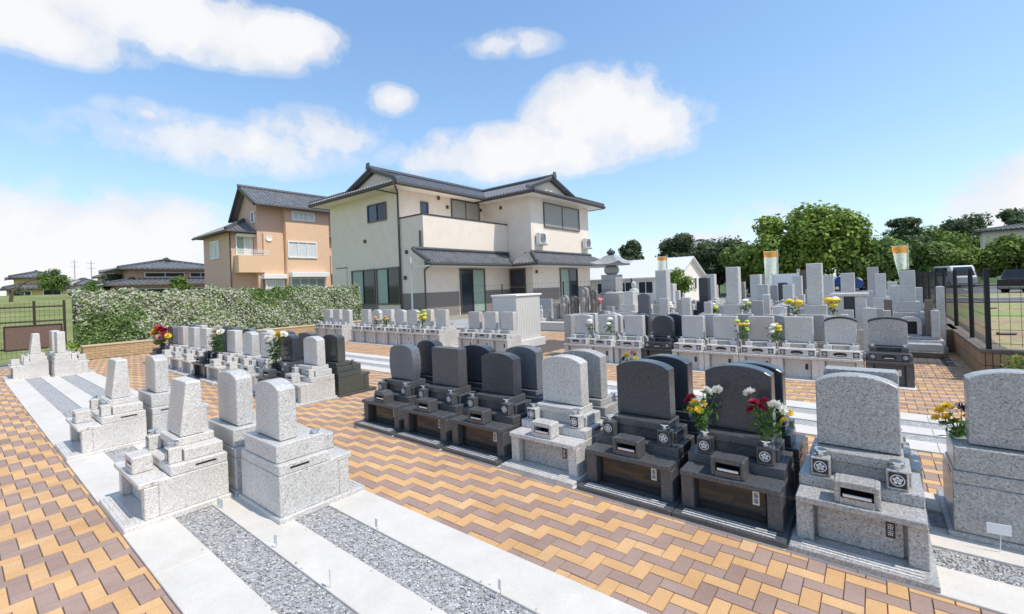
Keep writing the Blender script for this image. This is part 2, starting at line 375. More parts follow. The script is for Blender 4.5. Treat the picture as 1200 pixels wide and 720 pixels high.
co.matrix_world=Matrix.Translation((0,0,1.6))@Matrix.Rotation(.67607,4,'Z')@Matrix.Rotation(PI/2,4,'X')@Matrix.Rotation(-.0376,4,'Z')
cam.sensor_width=36; cam.lens=530.6/1200*36; cam.shift_y=-23.15/1200; cam.clip_start=.05; cam.clip_end=2000
S.render.resolution_x=1024; S.render.resolution_y=614
S.view_settings.view_transform='Standard'; S.view_settings.look='None'; S.view_settings.exposure=1.12; S.view_settings.gamma=1
S.render.engine='CYCLES'

# ------------------------------------------------------------------ ground
def lerp(a,b,t): return a+(b-a)*t
def terrain():
    xs=np.array([-600,-300,-150,-90,-60,-50,-40,-30,-24,-19,-10,0,10,30,60,100,200,400.]); ys=np.array([-300,-100,-40,-10,0,5,10,15,25,40,60,100,200,400,700.])
    V=[];
    for y in ys:
        for x in xs:
            z=-.02
            if x<-19 and y<40: z=-.02+min(2.6,(-19-x)*.062)*min(1,max(0,(34-y)/14))
            V.append((x,y,z))
    V=np.array(V); nx=len(xs); F=np.array([(j*nx+i,j*nx+i+1,(j+1)*nx+i+1,(j+1)*nx+i) for j in range(len(ys)-1) for i in range(nx-1)])
    link('ground',npmesh('ground',V,F,None,['grass','earth'],np.array([0 if (V[f[1]][0]<=-18.9 and V[f[2]][1]<=15) else 1 for f in F])),kind='structure')
terrain()
def sheet(name,x0,x1,y0,y1,z,m):
    b=MB(); b.add([(x0,y0,z),(x1,y0,z),(x1,y1,z),(x0,y1,z)],[(0,1,2,3)],m); return b.build(name,kind='structure')
sheet('graveyard_ground',-17.4,1.3,-4,32,-.012,'grave_gravel')
sheet('yard_pavement',-33,-17.4,12.2,40,-.012,'earth')
sheet('verge',1.5,40,9.45,25.5,.30,'dry_grass')
sheet('grass_strip',1.5,60,34.2,42,.06,'dry_grass')
sheet('road',1.5,90,25.5,34,.0,'asphalt')
sheet('car_park',-24,120,42,72,.0,'asphalt')
beds=[(-15.3,2.5,.71,2.07),(-14.35,-6.47,3.02,4.4),(-4.92,2.6,3.02,4.4),(-16.4,1.1,5.4,6.78),(-15.9,-14,8.13,9.5),(-13.55,-9.05,8.13,9.5),(-8.55,-6.75,8.13,9.5),(-5.28,.40,8.13,9.5)]
def paving():
    a=.0852; ca,sa=1,0; gap=.0018; ch=.0018; zt=.0
    V=[];F=[];T=[]
    X0,X1,Y0,Y1=-17.4,2.6,-1.8,13.2
    i0,i1=int(X0/a),int(X1/a); j0,j1=int(Y0/a),int(Y1/a)
    zone=[(-5.45,.98,10.5,13.3),(1.30,9,9.3,14),(-17.5,-9.7,10.0,14),(-7.6,-6.2,8.3,11.2)]
    def blocked(x0,x1,y0,y1):
        cx,cy=(x0+x1)/2,(y0+y1)/2
        for b in beds+zone:
            if b[0]<cx<b[1] and b[2]<cy<b[3]: return True
        return False
    for i in range(i0,i1):
        for j in range(j0,j1):
            r=(i+j)%4
            if r==0: w,h=2,1; m=(i+j)//4; n=m-j
            elif r==2: w,h=1,2; ii=i-2; m=(ii+j)//4; n=m-j
            else: continue
            x0,y0=i*a,j*a; x1,y1=x0+w*a,y0+h*a
            cx,cy=(x0+x1)/2,(y0+y1)/2
            for b in beds:   # a brick mostly inside a bed keeps only its part outside
                if b[0]<cx<b[1] and b[2]<cy<b[3]:
                    if y0<b[2]: y1=b[2]
                    elif y1>b[3]: y0=b[3]
                    elif x0<b[0]: x1=b[0]
                    elif x1>b[1]: x0=b[1]
            if blocked(x0,x1,y0,y1): continue
            for b in beds:   # cut bricks cleanly at the bed edges
                if x1>b[0] and x0<b[1] and y1>b[2] and y0<b[3]:
                    cx,cy=(x0+x1)/2,(y0+y1)/2
                    if cy<=b[2] and b[0]<cx<b[1]: y1=min(y1,b[2])
                    elif cy>=b[3] and b[0]<cx<b[1]: y0=max(y0,b[3])
                    elif cx<=b[0]: x1=min(x1,b[0])
                    elif cx>=b[1]: x0=max(x0,b[1])
            if x1-x0<.01 or y1-y0<.01: continue
            t=random.random()*.42 if n%2 else .55+random.random()*.45
            dz=random.gauss(0,.0006)
            xa,xb,ya,yb=x0+gap,x1-gap,y0+gap,y1-gap; k=len(V)
            V+=[(xa,ya,-.006),(xb,ya,-.006),(xb,yb,-.006),(xa,yb,-.006),(xa+ch,ya+ch,dz),(xb-ch,ya+ch,dz),(xb-ch,yb-ch,dz),(xa+ch,yb-ch,dz)]
            F+=[(k+4,k+5,k+6,k+7),(k,k+1,k+5,k+4),(k+1,k+2,k+6,k+5),(k+2,k+3,k+7,k+6),(k+3,k,k+4,k+7)]; T+=[max(t,.001)]*5
    link('paving',npmesh('paving',np.array(V),np.array(F),np.array(T),['paver']),kind='structure')
    b=MB(); b.add([(X0,Y0,-.006),(X1,Y0,-.006),(X1,9.3,-.006),(X0,9.3,-.006)],[(0,1,2,3)],'grout')
    b.add([(X0,9.3,-.006),(1.3,9.3,-.006),(1.3,13.2,-.006),(X0,13.2,-.006)],[(0,1,2,3)],'grout'); b.build('paving_bed',kind='structure')
paving()
# strips of concrete and gravel in the beds
def strips(name,x0,x1,y0,mirror=False,joints=2.4):
    b=MB()
    ys=[(0,.29,'c'),(.29,.53,'g'),(.53,.79,'c'),(.79,1.05,'g'),(1.05,1.36,'c')]
    for a,c,k in ys:
        if k=='c':
            x=x0
            while x<x1-.01:
                xe=min(x1,x+joints); b.box(x+.0015,xe-.0015,y0+a,y0+c,-.09,.012,'concrete',.003); x=xe
        else: b.add([(x0,y0+a,-.002),(x1,y0+a,-.002),(x1,y0+c,-.002),(x0,y0+c,-.002)],[(0,1,2,3)],'gravel')
    b.build(name,kind='structure')
strips('grave_bed',-15.3,2.5,.71); strips('grave_bed',-14.35,-6.47,3.02); strips('grave_bed',-4.92,2.6,3.02); strips('grave_bed',-16.4,1.1,5.4)
for a,b_ in((-15.9,-14),(-13.55,-9.05),(-8.55,-6.75),(-5.28,.40)): strips('grave_bed',a,b_,8.13)
# loose gravel chips in the near beds
def pebbles():
    areas=[(-4.6,1.2,1.0,1.24,4200),(-3.35,1.2,1.50,1.76,3600),(.2,1.7,3.31,3.55,1300),(-9.5,-6.3,1.0,1.24,1200),(-9.5,-6.3,1.5,1.76,900),(-3.3,.6,1.24,1.27,9),(-3.3,.6,1.46,1.50,8),(-3.9,.6,.96,1.0,10),(-3.2,.6,1.76,1.80,9)]
    base=np.array([(1,0,0),(-1,0,0),(0,1,0),(0,-1,0),(0,0,1),(0,0,-1)],float)
    fc=np.array([(0,2,4),(2,1,4),(1,3,4),(3,0,4),(2,0,5),(1,2,5),(3,1,5),(0,3,5)])
    VV=[];FF=[];TT=[];o=0
    for x0,x1,y0,y1,n in areas:
        c=np.c_[rng.uniform(x0+.008,x1,n),rng.uniform(y0+.006,y1-.006,n),rng.uniform(-.002,.007,n)]
        if n<100: c[:,2]=.0155
        s=rng.uniform(.004,.0095,(n,3)); s[:,2]*=.75; a=rng.uniform(0,2*PI,n)
        v=base[None]*s[:,None,:]*rng.uniform(.7,1.3,(n,6,1)); ca,sa=np.cos(a)[:,None],np.sin(a)[:,None]
        x=v[:,:,0]*ca-v[:,:,1]*sa; y=v[:,:,0]*sa+v[:,:,1]*ca; v=np.stack([x,y,v[:,:,2]],2)+c[:,None,:]
        VV.append(v.reshape(-1,3)); FF.append((fc[None]+(np.arange(n)*6)[:,None,None]+o).reshape(-1,3)); o+=n*6
        TT.append(np.repeat(rng.beta(2,2,n),8))
    link('gravel',npmesh('gravel',np.concatenate(VV),np.concatenate(FF),np.concatenate(TT),['pebble']),kind='stuff',label='loose grey crushed gravel between the concrete strips',cat='gravel')
pebbles()

# ------------------------------------------------------------------ small graves
def headprof(style,w,h):
    r=w/2
    if style=='flat': return [(-r,0),(r,0),(r,h-.012),(r-.012,h),(-r+.012,h),(-r,h-.012)]
    if style=='wave':
        p=[(-r,0),(r,0)]; 
        for i in range(11):
            t=i/10; x=r-2*r*t; p.append((x,h-.07+.07*math.sin(t*PI*.62)))
        return p
    sag={'arch':.055,'low':.03,'round':.11,'bulge':.05}[style]; p=[]
    if style=='bulge':
        for i in range(7):
            t=i/6; p.append((r*.90+.035*math.sin(PI*t*.95)+.0*t,t*(h-sag)))
        p=[(-r*.9,0)]+p
    else: p=[(-r,0),(r,0)]
    e=p[-1][0]
    for i in range(13):
        t=i/12; x=e-2*e*t; p.append((x,h-sag+sag*(1-(x/e)**2)**(.5 if style=='round' else .8)))
    if style=='bulge':
        for i in range(5,0,-1):
            t=i/6; p.append((-(r*.90+.035*math.sin(PI*t*.95)),t*(h-sag)))
    q=[]
    for a in p:
        if not q or math.hypot(a[0]-q[-1][0],a[1]-q[-1][1])>1e-5: q.append(a)
    return q
def glyphs(b,x,y,z,s,m,rot=0):
    # two small square characters stacked, made of strokes
    for k in range(2):
        cz=z+s*.55-k*s*1.1
        for (x0,x1,z0,z1) in ((-.4,.4,.3,.4),(-.05,.05,-.45,.45),(-.4,.4,-.02,.07),(-.3,-.2,-.4,-.05),(.2,.3,-.4,-.05),(-.35,.35,-.42,-.33)):
            b.box(x+x0*s,x+x1*s,y,y+.002,cz+z0*s,cz+z1*s,m,0)
def grave(label,x,y,face,w=.68,body='granite_light',head=None,door=None,style='arch',hw=.42,hh=.44,ht=.13,lod=0,inc='square',lean=0,plate=True,ph=.30,
          group=None,solid=False,vcrest=True,hy=None,vases=True,hz=None,name='gravestone',cap=None,D=.68):
    head=head or body; door=door or body
    t=thing(name,(x,y,0),0 if face<0 else PI,label,'gravestone',group)
    bw=w-.06 if plate else w-.012; yb=D/2; z1=ph
    dark=body in('granite_dark','granite_black','granite_green','granite_blue')
    if plate:
        b=MB(); b.box(-w/2+.002,w/2-.002,-D/2+.003,D/2-.003,.0,.045,body,.005)
        if lod==0:
            for k in range(3): b.box(-w/2+.06,w/2-.06,-D/2+.022+k*.030,-D/2+.036+k*.030,.0451,.050,'granite_light' if dark else 'granite_white',.0015)
        b.build('base_plate',t)
    z0=.045 if plate else 0
    b=MB(); b.box(-bw/2,bw/2,-.13,yb-.02,z0,z1,body,.005)
    for s in(-1,1):
        b.box(min(s*bw/2,s*(bw/2-.085)),max(s*bw/2,s*(bw/2-.085)),-.215,-.131,z0,z1-.032,body,.005)
    b.build('plinth',t)
    b=MB(); b.box(-bw/2+.10,bw/2-.10,-.152,-.1305,z0+.004,z1-.036,door,.003); dp=b.build('door_panel',t)
    if lod<2:
        b=MB(); zc=(z0+z1)/2+.02; b.box(bw/2-.175,bw/2-.135,-.1565,-.1522,zc-.045,zc+.045,'crest_light' if dark else 'crest_dark',.002)
        if lod==0: glyphs(b,bw/2-.155,-.1588,zc,.032,'crest_dark' if dark else 'crest_light')
        b.build('name_plate',dp)
    b=MB(); b.box(-bw/2+.004,bw/2-.004,-.245,-.06,z1-.030,z1+.008,body,.005); b.build('table_top',t)
    zs=z1+.075
    b=MB(); b.box(-bw/2+.002,bw/2-.002,-.058,yb-.022,z1+.002,zs,body,.005)
    if lod==0:   # dark ventilation slot in each flank
        for s in(-1,1): b.box(s*(bw/2-.002)-.001,s*(bw/2-.002)+.001,.10,.24,zs-.04,zs-.026,'dark_hole',0)
    b.build('upper_plinth',t)
    zh=zs+.145 if hz is None else hz
    b=MB()
    if solid: b.box(-hw/2-.075,hw/2+.075,-.055,yb-.03,zs+.001,zh,body,.006)
    else: b.box(-bw/2+.05,bw/2-.05,.045,yb-.035,zs+.001,zs+.085,body,.005); b.box(-hw/2-.012,hw/2+.012,.02,yb-.05,zs+.0855,zh,body,.005)
    b.build('headstone_base',t)
    hy=(yb-.09-ht) if hy is None else hy
    b=MB(); b.box(-hw/2+.015,hw/2-.015,hy+.012,hy+ht-.012,zh+.0005,zh+.006,'dark_hole',0)
    pr=[(p[0],p[1]+zh+.006) for p in headprof(style,hw,hh)]
    b.prism(pr,hy,hy+ht,head,.007)
    if lean:
        v=b.v
        for i,(a,c,d) in enumerate(v):
            k=max(0,(d-zh)/hh)
            if d>zh+.006: v[i]=(a,c+(lean*k if c<hy+ht/2 else -lean*.35*k),d)
    hs=b.build('headstone',t)
    if cap:
        b=MB(); arc=[p for p in headprof(style,hw+.016,hh+.012) if p[1]>hh-.07]
        low=[(p[0],p[1]-.03) for p in arc][::-1]
        b.prism([(p[0],p[1]+zh+.006) for p in arc+low],hy-.006,hy+ht+.006,cap,.001); b.build('cap_stone',hs)
    if vases:
        for s in(-1,1):
            vx=s*(bw/2-.115 if bw>.55 else bw/2-.085); r=.05 if bw>.55 else .042
            b=MB(); b.box(vx-r,vx+r,-.05,.035,zs+.0005,zs+.115,body,.006); v=b.build('flower_vase',t)
            b=MB(); zt=zs+.115
            b.lathe(vx,-.007,[(.034,zt+.0005),(.036,zt+.008),(.02,zt+.012),(.02,zt+.028),(.036,zt+.034),(.034,zt+.040)],'steel',12 if lod==0 else 8); b.build('vase_rim',v)
            if vcrest and lod<2:
                b=MB(); c=zs+.06
                b.box(vx-r*.78,vx+r*.78,-.0522,-.0503,c-r*.85,c+r*.85,'crest_dark',.0)
                n=20
                ring=[]; 
                for i in range(n):
                    a0,a1=2*PI*i/n,2*PI*(i+1)/n; ro,ri=r*.66,r*.56
                    b.add([(vx+ro*math.cos(a0),-.0528,c+ro*math.sin(a0)),(vx+ro*math.cos(a1),-.0528,c+ro*math.sin(a1)),(vx+ri*math.cos(a1),-.0528,c+ri*math.sin(a1)),(vx+ri*math.cos(a0),-.0528,c+ri*math.sin(a0))],[(0,1,2,3)],'crest_light')
                for i in range(5):
                    a=PI/2+2*PI*i/5; b.disc(vx+r*.3*math.cos(a),-.0530,c+r*.3*math.sin(a),r*.17,r*.17,'crest_light',8,-1,.0006)
                b.disc(vx,-.0536,c,r*.1,r*.1,'crest_light',8,-1,.0006)
                b.build('crest',v)
    # incense box: metal tray in a framed opening; band type has only a painted dark disc
    iw,ih,iy0,iy1,iz=(.105,.125,-.225,-.095,z1+.0085); fr=.03
    b=MB()
    if inc=='band':
        b.box(-bw/2+.03,bw/2-.03,-.2,-.0505,iz,iz+.115,body,.008)
        ib=b.build('incense_box',t)
        b=MB(); b.disc(0,-.2025,iz+.06,.085,.032,'dark_hole',18); b.build('opening',ib)  # nothing hollowed out: flat near-black disc paints the shade of the hole
        b=MB(); b.box(-.05,.05,-.206,-.2055+.001,iz+.04,iz+.05,'steel',0); b.build('incense_tray',ib)
        for sx in(-1,1):
            b=MB(); cx=sx*(bw/2-.085); b.box(cx-.036,cx+.036,-.2035,-.2005,iz+.022,iz+.098,'crest_dark',0)
            b.disc(cx,-.2045,iz+.06,.026,.026,'crest_light',14); b.disc(cx,-.2062,iz+.06,.019,.019,'crest_dark',12); b.disc(cx,-.2080,iz+.06,.011,.011,'crest_light',6); b.build('crest',ib)
        return t
    if inc=='arch':
        for s in(-1,1): b.box(min(s*iw,s*(iw-fr)),max(s*iw,s*(iw-fr)),iy0,iy1,iz,iz+ih-.045,body,.003)
        b.box(-iw+fr,iw-fr,iy0,iy1,iz,iz+.028,body,.003)
        pr=[(-iw,iz+ih-.0448),(iw,iz+ih-.0448)]+[(iw*math.cos(PI*i/10),iz+ih-.0448+.05*math.sin(PI*i/10)) for i in range(1,10)]
        b.prism(pr,iy0,iy1,body,.003)
    else:
        b.box(-iw,-iw+fr,iy0,iy1,iz,iz+ih,body,.008); b.box(iw-fr,iw,iy0,iy1,iz,iz+ih,body,.008)
        b.box(-iw+fr-.004,iw-fr+.004,iy0+.0006,iy1,iz+.0006,iz+.034,body,.001); b.box(-iw+fr-.004,iw-fr+.004,iy0+.0006,iy1,iz+ih-.034,iz+ih-.0006,body,.001)
    b.box(-iw+fr,iw-fr,iy1-.02,iy1-.01,iz+.03,iz+ih-.03,'dark_hole',0)
    for zz in(iz+.0345,iz+ih-.0355): b.box(-iw+fr+.0005,iw-fr-.0005,iy0+.012,iy1-.021,zz,zz+.001,'dark_hole',0)
    ib=b.build('incense_box',t)
    b=MB(); b.box(-iw+fr+.008,iw-fr-.008,iy0+.004,iy0+.04,iz+.0365,iz+.055,'steel',.004); b.build('incense_tray',ib)
    return t
def grave_back(*a,**k): return grave(*a,**k)

GF='family graves in the front right bed'; GL='family graves in the near left bed'; GM='family graves in the middle left bed'; GR='family graves in the long rear bed'
Y1,Y2=3.36,4.06
grave('dark grey gravestone with bulging curved headstone, leftmost of the front row of seven',-4.57,Y1,-1,.74,'granite_dark','granite_blue','granite_door','bulge',.44,.42,inc='arch',group=GF,hy=.10)
grave('dark speckled gravestone with square flat topped headstone, second in the front row',-3.80,Y1,-1,.74,'granite_dark','granite_dark','granite_door','flat',.44,.42,group=GF)
grave('dark polished gravestone with arched headstone, immediately left of the light grey grave',-3.03,Y1,-1,.74,'granite_dark','granite_black','granite_door','arch',.43,.41,group=GF)
grave('light grey gravestone with gently arched headstone standing between dark graves in the front row',-2.26,Y1,-1,.74,'granite_light','granite_light','granite_mid','arch',.42,.43,inc='square',group=GF,vcrest=True)
grave('black gravestone with brown reflecting door, between the light grey grave and the grave with bouquets',-1.49,Y1,-1,.74,'granite_dark','granite_black','granite_door','arch',.44,.44,group=GF)
grave('black gravestone holding two bright bouquets before its arched headstone',-.785,Y1,-1,.67,'granite_dark','granite_black','granite_door','arch',.43,.46,group=GF)
grave('speckled mid grey gravestone with round crests on its vases, nearest complete grave on the right',-.115,Y1,-1,.65,'granite_mid','granite_mid','granite_mid','arch',.41,.45,group=GF)
grave('black rounded gravestone seen from behind, at the left end behind the bulging headstone',-4.50,Y2,1,.72,'granite_black',style='round',hw=.40,hh=.44,group=GF)
grave('black wide arched gravestone seen from behind, between the second and third front graves',-3.66,Y2,1,.74,'granite_black',style='arch',hw=.46,hh=.42,group=GF)
grave('blue grey gravestone with a tall light pillar edge, seen from behind the third front grave',-2.98,Y2,1,.72,'granite_blue','granite_blue',style='arch',hw=.42,hh=.44,group=GF)
grave('speckled mid grey gravestone seen from behind the light grey front grave',-2.26,Y2,1,.74,'granite_mid',style='arch',hw=.46,hh=.44,group=GF)
grave('black arched gravestone seen from behind the black grave with the brown door',-1.44,Y2,1,.72,'granite_black',style='arch',hw=.42,hh=.44,group=GF)
grave('black arched gravestone seen from behind the grave with two bouquets',-.76,Y2,1,.67,'granite_black',style='arch',hw=.42,hh=.43,group=GF)
grave('mid grey flat topped gravestone directly behind the nearest speckled grave',-.10,Y2,1,.65,'granite_mid',style='flat',hw=.40,hh=.43,group=GF)
grave('speckled grey gravestone seen from behind, cut by the right edge of the photo',.635,Y2,1,.68,'granite_mid','granite_mid','granite_mid','arch',.45,.45,solid=True,ph=.33,hz=.55,group=GF)
YL1,YL2=1.05,1.74
grave('pale granite gravestone facing the left path with tapering headstone, nearest on the left',-4.45,YL1,-1,.82,'granite_white',style='flat',hw=.36,hh=.42,ht=.17,lean=.05,group=GL,hy=.06)
grave('pale granite gravestone facing the left path, second from the near end of the left bed',-6.83,YL1,-1,.82,'granite_white',style='flat',hw=.36,hh=.42,ht=.17,lean=.05,group=GL,hy=.06)
grave('light grey gravestone in the left foreground seen from behind, its back to the concrete strips',-3.62,YL2,1,.72,'granite_light',style='arch',hw=.40,hh=.42,solid=True,ph=.33,hz=.535,group=GL)
grave('light grey arched gravestone seen from behind, left of the large foreground stone',-4.40,YL2,1,.74,'granite_light',style='arch',hw=.42,hh=.44,solid=True,group=GL)
grave('light grey arched gravestone seen from behind, rising between the two pale left graves',-6.78,YL2,1,.76,'granite_light',style='arch',hw=.42,hh=.42,solid=True,group=GL)
grave('pale gravestone with single tapering headstone, leftmost grave of all beside the wire fence',-14.75,YL1,-1,.82,'granite_white',style='flat',hw=.36,hh=.44,ht=.17,lean=.05,group=GL,lod=1,hy=.06)
grave('pale gravestone at the far left facing the middle path, its side towards the camera',-14.33,YL2,1,.74,'granite_white',style='flat',hw=.42,hh=.46,group=GL,lod=1)
grave('pale gravestone hidden behind the far left pair, only its headstone showing',-15.12,YL2,1,.74,'granite_white',style='flat',hw=.42,hh=.46,group=GL,lod=1)
# middle left bed
MF=[(-6.83,'granite_light','granite_light','arch','light grey arched gravestone at the near end of the middle left bed'),
 (-7.61,'granite_dark','granite_black','arch','black gravestone with yellow and white flowers beside the light end grave'),
 (-8.39,'granite_light','granite_light','flat','light gravestone just left of the black grave with yellow and white flowers'),
 (-9.17,'granite_white','granite_light','arch','rounded light gravestone, fourth from the near end of the middle left bed'),
 (-9.95,'granite_white','granite_white','flat','white gravestone right of the grave with tall white chrysanthemums'),
 (-10.73,'granite_black','granite_black','flat','black gravestone behind tall white chrysanthemums in the middle left bed'),
 (-11.51,'granite_white','granite_white','flat','narrow white gravestone left of the black grave with white chrysanthemums'),
 (-12.29,'granite_light','granite_light','flat','light gravestone next to the red and orange flowers in the middle left bed'),
 (-13.07,'granite_white','granite_pink','flat','pinkish gravestone behind the red and orange flowers'),
 (-13.85,'granite_dark','granite_blue','arch','dark purple gravestone at the far left end of the middle bed')]
for x,b_,h_,st,lb in MF: grave(lb,x,Y1,-1,.73,b_,h_,('granite_black' if 'dark' in b_ or 'black' in b_ else 'granite_mid'),st,.42,.43,lod=1,group=GM)
MBk=[(-6.83,'granite_green','arch','dark green gravestone with stepped base at the near end, backing the light grey one'),
 (-7.66,'granite_dark','low','dark low arched headstone showing behind the second grave of the middle left bed'),
 (-8.45,'granite_black','arch','black headstone showing behind the third grave of the middle left bed'),
 (-9.25,'granite_light','arch','light headstone showing behind the fourth grave of the middle left bed'),
 (-10.05,'granite_blue','arch','bluish headstone showing behind the fifth grave of the middle left bed'),
 (-10.85,'granite_dark','arch','dark arched headstone showing behind the white chrysanthemums'),
 (-11.6,'granite_black','flat','black square headstone beside the narrow white gravestone'),
 (-12.9,'granite_light','flat','light headstone behind the pinkish gravestone'),
 (-13.7,'granite_black','arch','black headstone at the far left end behind the dark purple gravestone')]
for x,b_,st,lb in MBk: grave(lb,x,Y2,1,.73,b_,style=st,hw=.44,hh=.43,lod=1,group=GM)
# rear bed, long right part
RF=[(-4.97,'granite_light','granite_light','low','light gravestone at the left end of the long rear bed'),
 (-4.40,'granite_white','granite_light','flat','light gravestone with a white flower, second in the long rear bed'),
 (-3.81,'granite_light','granite_light','flat','light square gravestone immediately left of the black one in the rear bed'),
 (-3.22,'granite_black','granite_black','round','black rounded gravestone in the middle of the light rear bed'),
 (-2.66,'granite_white','granite_light','flat','light square gravestone immediately right of the black one in the rear bed'),
 (-2.10,'granite_white','granite_light','flat','light square gravestone two places right of the black one in the rear bed'),
 (-1.54,'granite_white','granite_pink','flat','pinkish square gravestone between two yellow bouquets in the rear bed'),
 (-.99,'granite_white','granite_light','flat','light square gravestone left of the black capped one in the rear bed'),
 (-.44,'granite_white','granite_light','arch','light arched gravestone with a black rim along its top in the rear bed')]
for i,(x,b_,h_,st,lb) in enumerate(RF):
    grave(lb,x,8.48,-1,.565,b_,h_,('granite_black' if 'black' in b_ else 'granite_light'),st,.39,.41,lod=1,group=GR,plate=False,ph=.345,hz=.53,inc='band',vcrest=False,cap=('granite_black' if 'black rim' in lb else None))
grave('dark grey gravestone with a black rimmed arched top at the right end of rear bed',.12,8.48,-1,.54,'granite_dark','granite_mid','granite_dark','arch',.44,.41,lod=1,group=GR,plate=False,ph=.345,hz=.53,cap='granite_black',inc='band',vcrest=False)
RB=[(-5.02,'granite_light','flat','light headstone behind the left end of the long rear bed'),(-4.42,'granite_light','arch','light arched headstone behind the second grave of the long rear bed'),
 (-3.82,'granite_black','arch','black arched headstone behind, left of the black rounded gravestone'),(-3.12,'granite_black','arch','black arched headstone peeping out right behind the black rounded gravestone'),
 (-2.45,'granite_light','flat','light flat headstone behind, to the right of the black rounded gravestone'),(-1.9,'granite_mid','flat','grey flat headstone behind the grave two places right of the black one'),
 (-1.42,'granite_mid','arch','wide grey arched headstone behind the pinkish gravestone'),(-.85,'granite_mid','flat','grey square headstone behind the left neighbour of the black rimmed grave'),(.1,'granite_mid','flat','low grey headstone behind the right end of the rear bed')]
for i,(x,b_,st,lb) in enumerate(RB[:-1]): grave(lb,x,9.16,1,.56,b_,style=st,hw=(.46 if 'wide' in lb else .38),hh=.42,lod=2,group=GR,plate=False,ph=.345,hz=.53)
G2='family graves in the rear bed before the cream house'
seg2=[('granite_light','flat','light square gravestone at the left end of the rear bed before the cream house'),('granite_light','round','round topped light gravestone beside pink flowers before the cream house'),
 ('granite_white','flat','white square gravestone behind pink flowers before the cream house'),('granite_light','arch','light gravestone in the centre of the rear bed before the cream house'),
 ('granite_light','arch','light gravestone right of centre in the rear bed before the cream house'),('granite_white','flat','pale gravestone half hidden by a green bouquet before the cream house'),
 ('granite_blue','flat','smooth bluish gravestone at the right end of the rear bed before the cream house')]
for i,(b_,st,lb) in enumerate(seg2): grave(lb,-13.18+i*.615,8.48,-1,.60,'granite_light' if b_=='granite_blue' else b_,'granite_light' if b_=='granite_blue' else b_,'granite_light',st,.42,.46,lod=1,inc='band',vcrest=False,group=G2,plate=False,ph=.40,hz=.58)
for i,lb in enumerate(['light headstone behind the left part of the bed before the cream house','light headstone behind the centre of the bed before the cream house','light headstone behind the right part of the bed before the cream house']):
    grave(lb,-12.6+i*1.4,9.16,1,.60,'granite_light',style='flat',hw=.4,hh=.44,lod=2,group=G2,plate=False,ph=.40,hz=.56)
G1='family graves at the hedge end of the rear bed'
for i,(st,lb) in enumerate([('flat','light gravestone closest to the hedge end of the rear bed'),('flat','middle one of the three light gravestones by the hedge corner'),('arch','right one of the three light gravestones by the hedge corner')]):
    grave(lb,-15.55+i*.62,8.48,-1,.60,'granite_light',style=st,hw=.44,hh=.46,lod=1,inc='band',vcrest=False,group=G1,plate=False,ph=.42,hz=.58)
G3='family graves in front of the capped stone block'
for i,(b_,st,lb) in enumerate([('granite_pink','flat','pinkish gravestone left of two light ones before the capped stone block'),('granite_light','flat','light gravestone in the middle before the capped stone block'),('granite_light','flat','light gravestone at the right end before the capped stone block')]):
    grave(lb,-8.22+i*.56,8.48,-1,.555,'granite_light',b_,'granite_light',st,.40,.44,lod=1,inc='band',vcrest=False,group=G3,plate=False,ph=.36,hz=.55)

# ------------------------------------------------------------------ tall traditional graves
def tall(label,x,y,top,w=.27,body='granite_light',shaft=None,k=1.0,plot=1.15,rz=0,deep=1.5,front=True,pw=None,wing=True):
    shaft=shaft or body; t=thing('tall_gravestone',(x,y,0),rz,label,'gravestone','tall traditional graves behind the rear bed')
    p=plot/2
    b=MB(); b.box(-p,p,-.45,deep-.45,0,.28,'granite_light',.008); b.box(-p+.06,p-.06,-.39,deep-.51,.281,.34,'stone_grey',.004); b.build('platform',t)
    s=w/.27
    b=MB(); b.box(-.38*s,.38*s,.0,.72*s,.341,.55,body,.006); b.box(-.28*s,.28*s,.1*s,.62*s,.551,.78,body,.006); b.build('stepped_base',t)
    zb=max(.95,1.0); 
    b=MB(); b.box(-.2*s,.2*s,.17*s,.55*s,.781,zb,body,.006); b.build('upper_base',t)
    b=MB(); b.box(-w/2,w/2,.36*s-w/2,.36*s+w/2,zb+.001,top,shaft,.008); b.build('shaft',t)
    if front:
        b=MB(); b.box(-.15,.15,-.22,-.02,.341,.36,body,.003); b.box(-.17,-.1,-.22,-.02,.361,.62,body,.004); b.box(.1,.17,-.22,-.02,.361,.62,body,.004)
        pr=[(-.17,.621),(.17,.621)]+[(.17*math.cos(PI*i/8),.621+.09*math.sin(PI*i/8)) for i in range(1,8)]
        b.prism(pr,-.22,-.02,body,.004); b.box(-.1,.1,-.06,-.05,.361,.62,'dark_hole',0); b.build('incense_house',t)
        for sx in(-1,1):
            b=MB(); b.box(sx*.32-.07,sx*.32+.07,-.2,-.06,.341,.80,body,.006); b.lathe(sx*.32,-.13,[(.04,.801),(.045,.83),(.035,.84)],'steel',8); b.build('flower_stand',t)
    if wing:
        for sx in(-1,1):
            b=MB(); b.box(sx*(p-.1)-.05,sx*(p-.1)+.05,-.25,deep-.65,.341,.50,'granite_light',.006); b.box(sx*(p-.12)-.06,sx*(p-.12)+.06,-.40,-.26,.341,.85,body,.006); b.build('side_kerb',t)
    return t
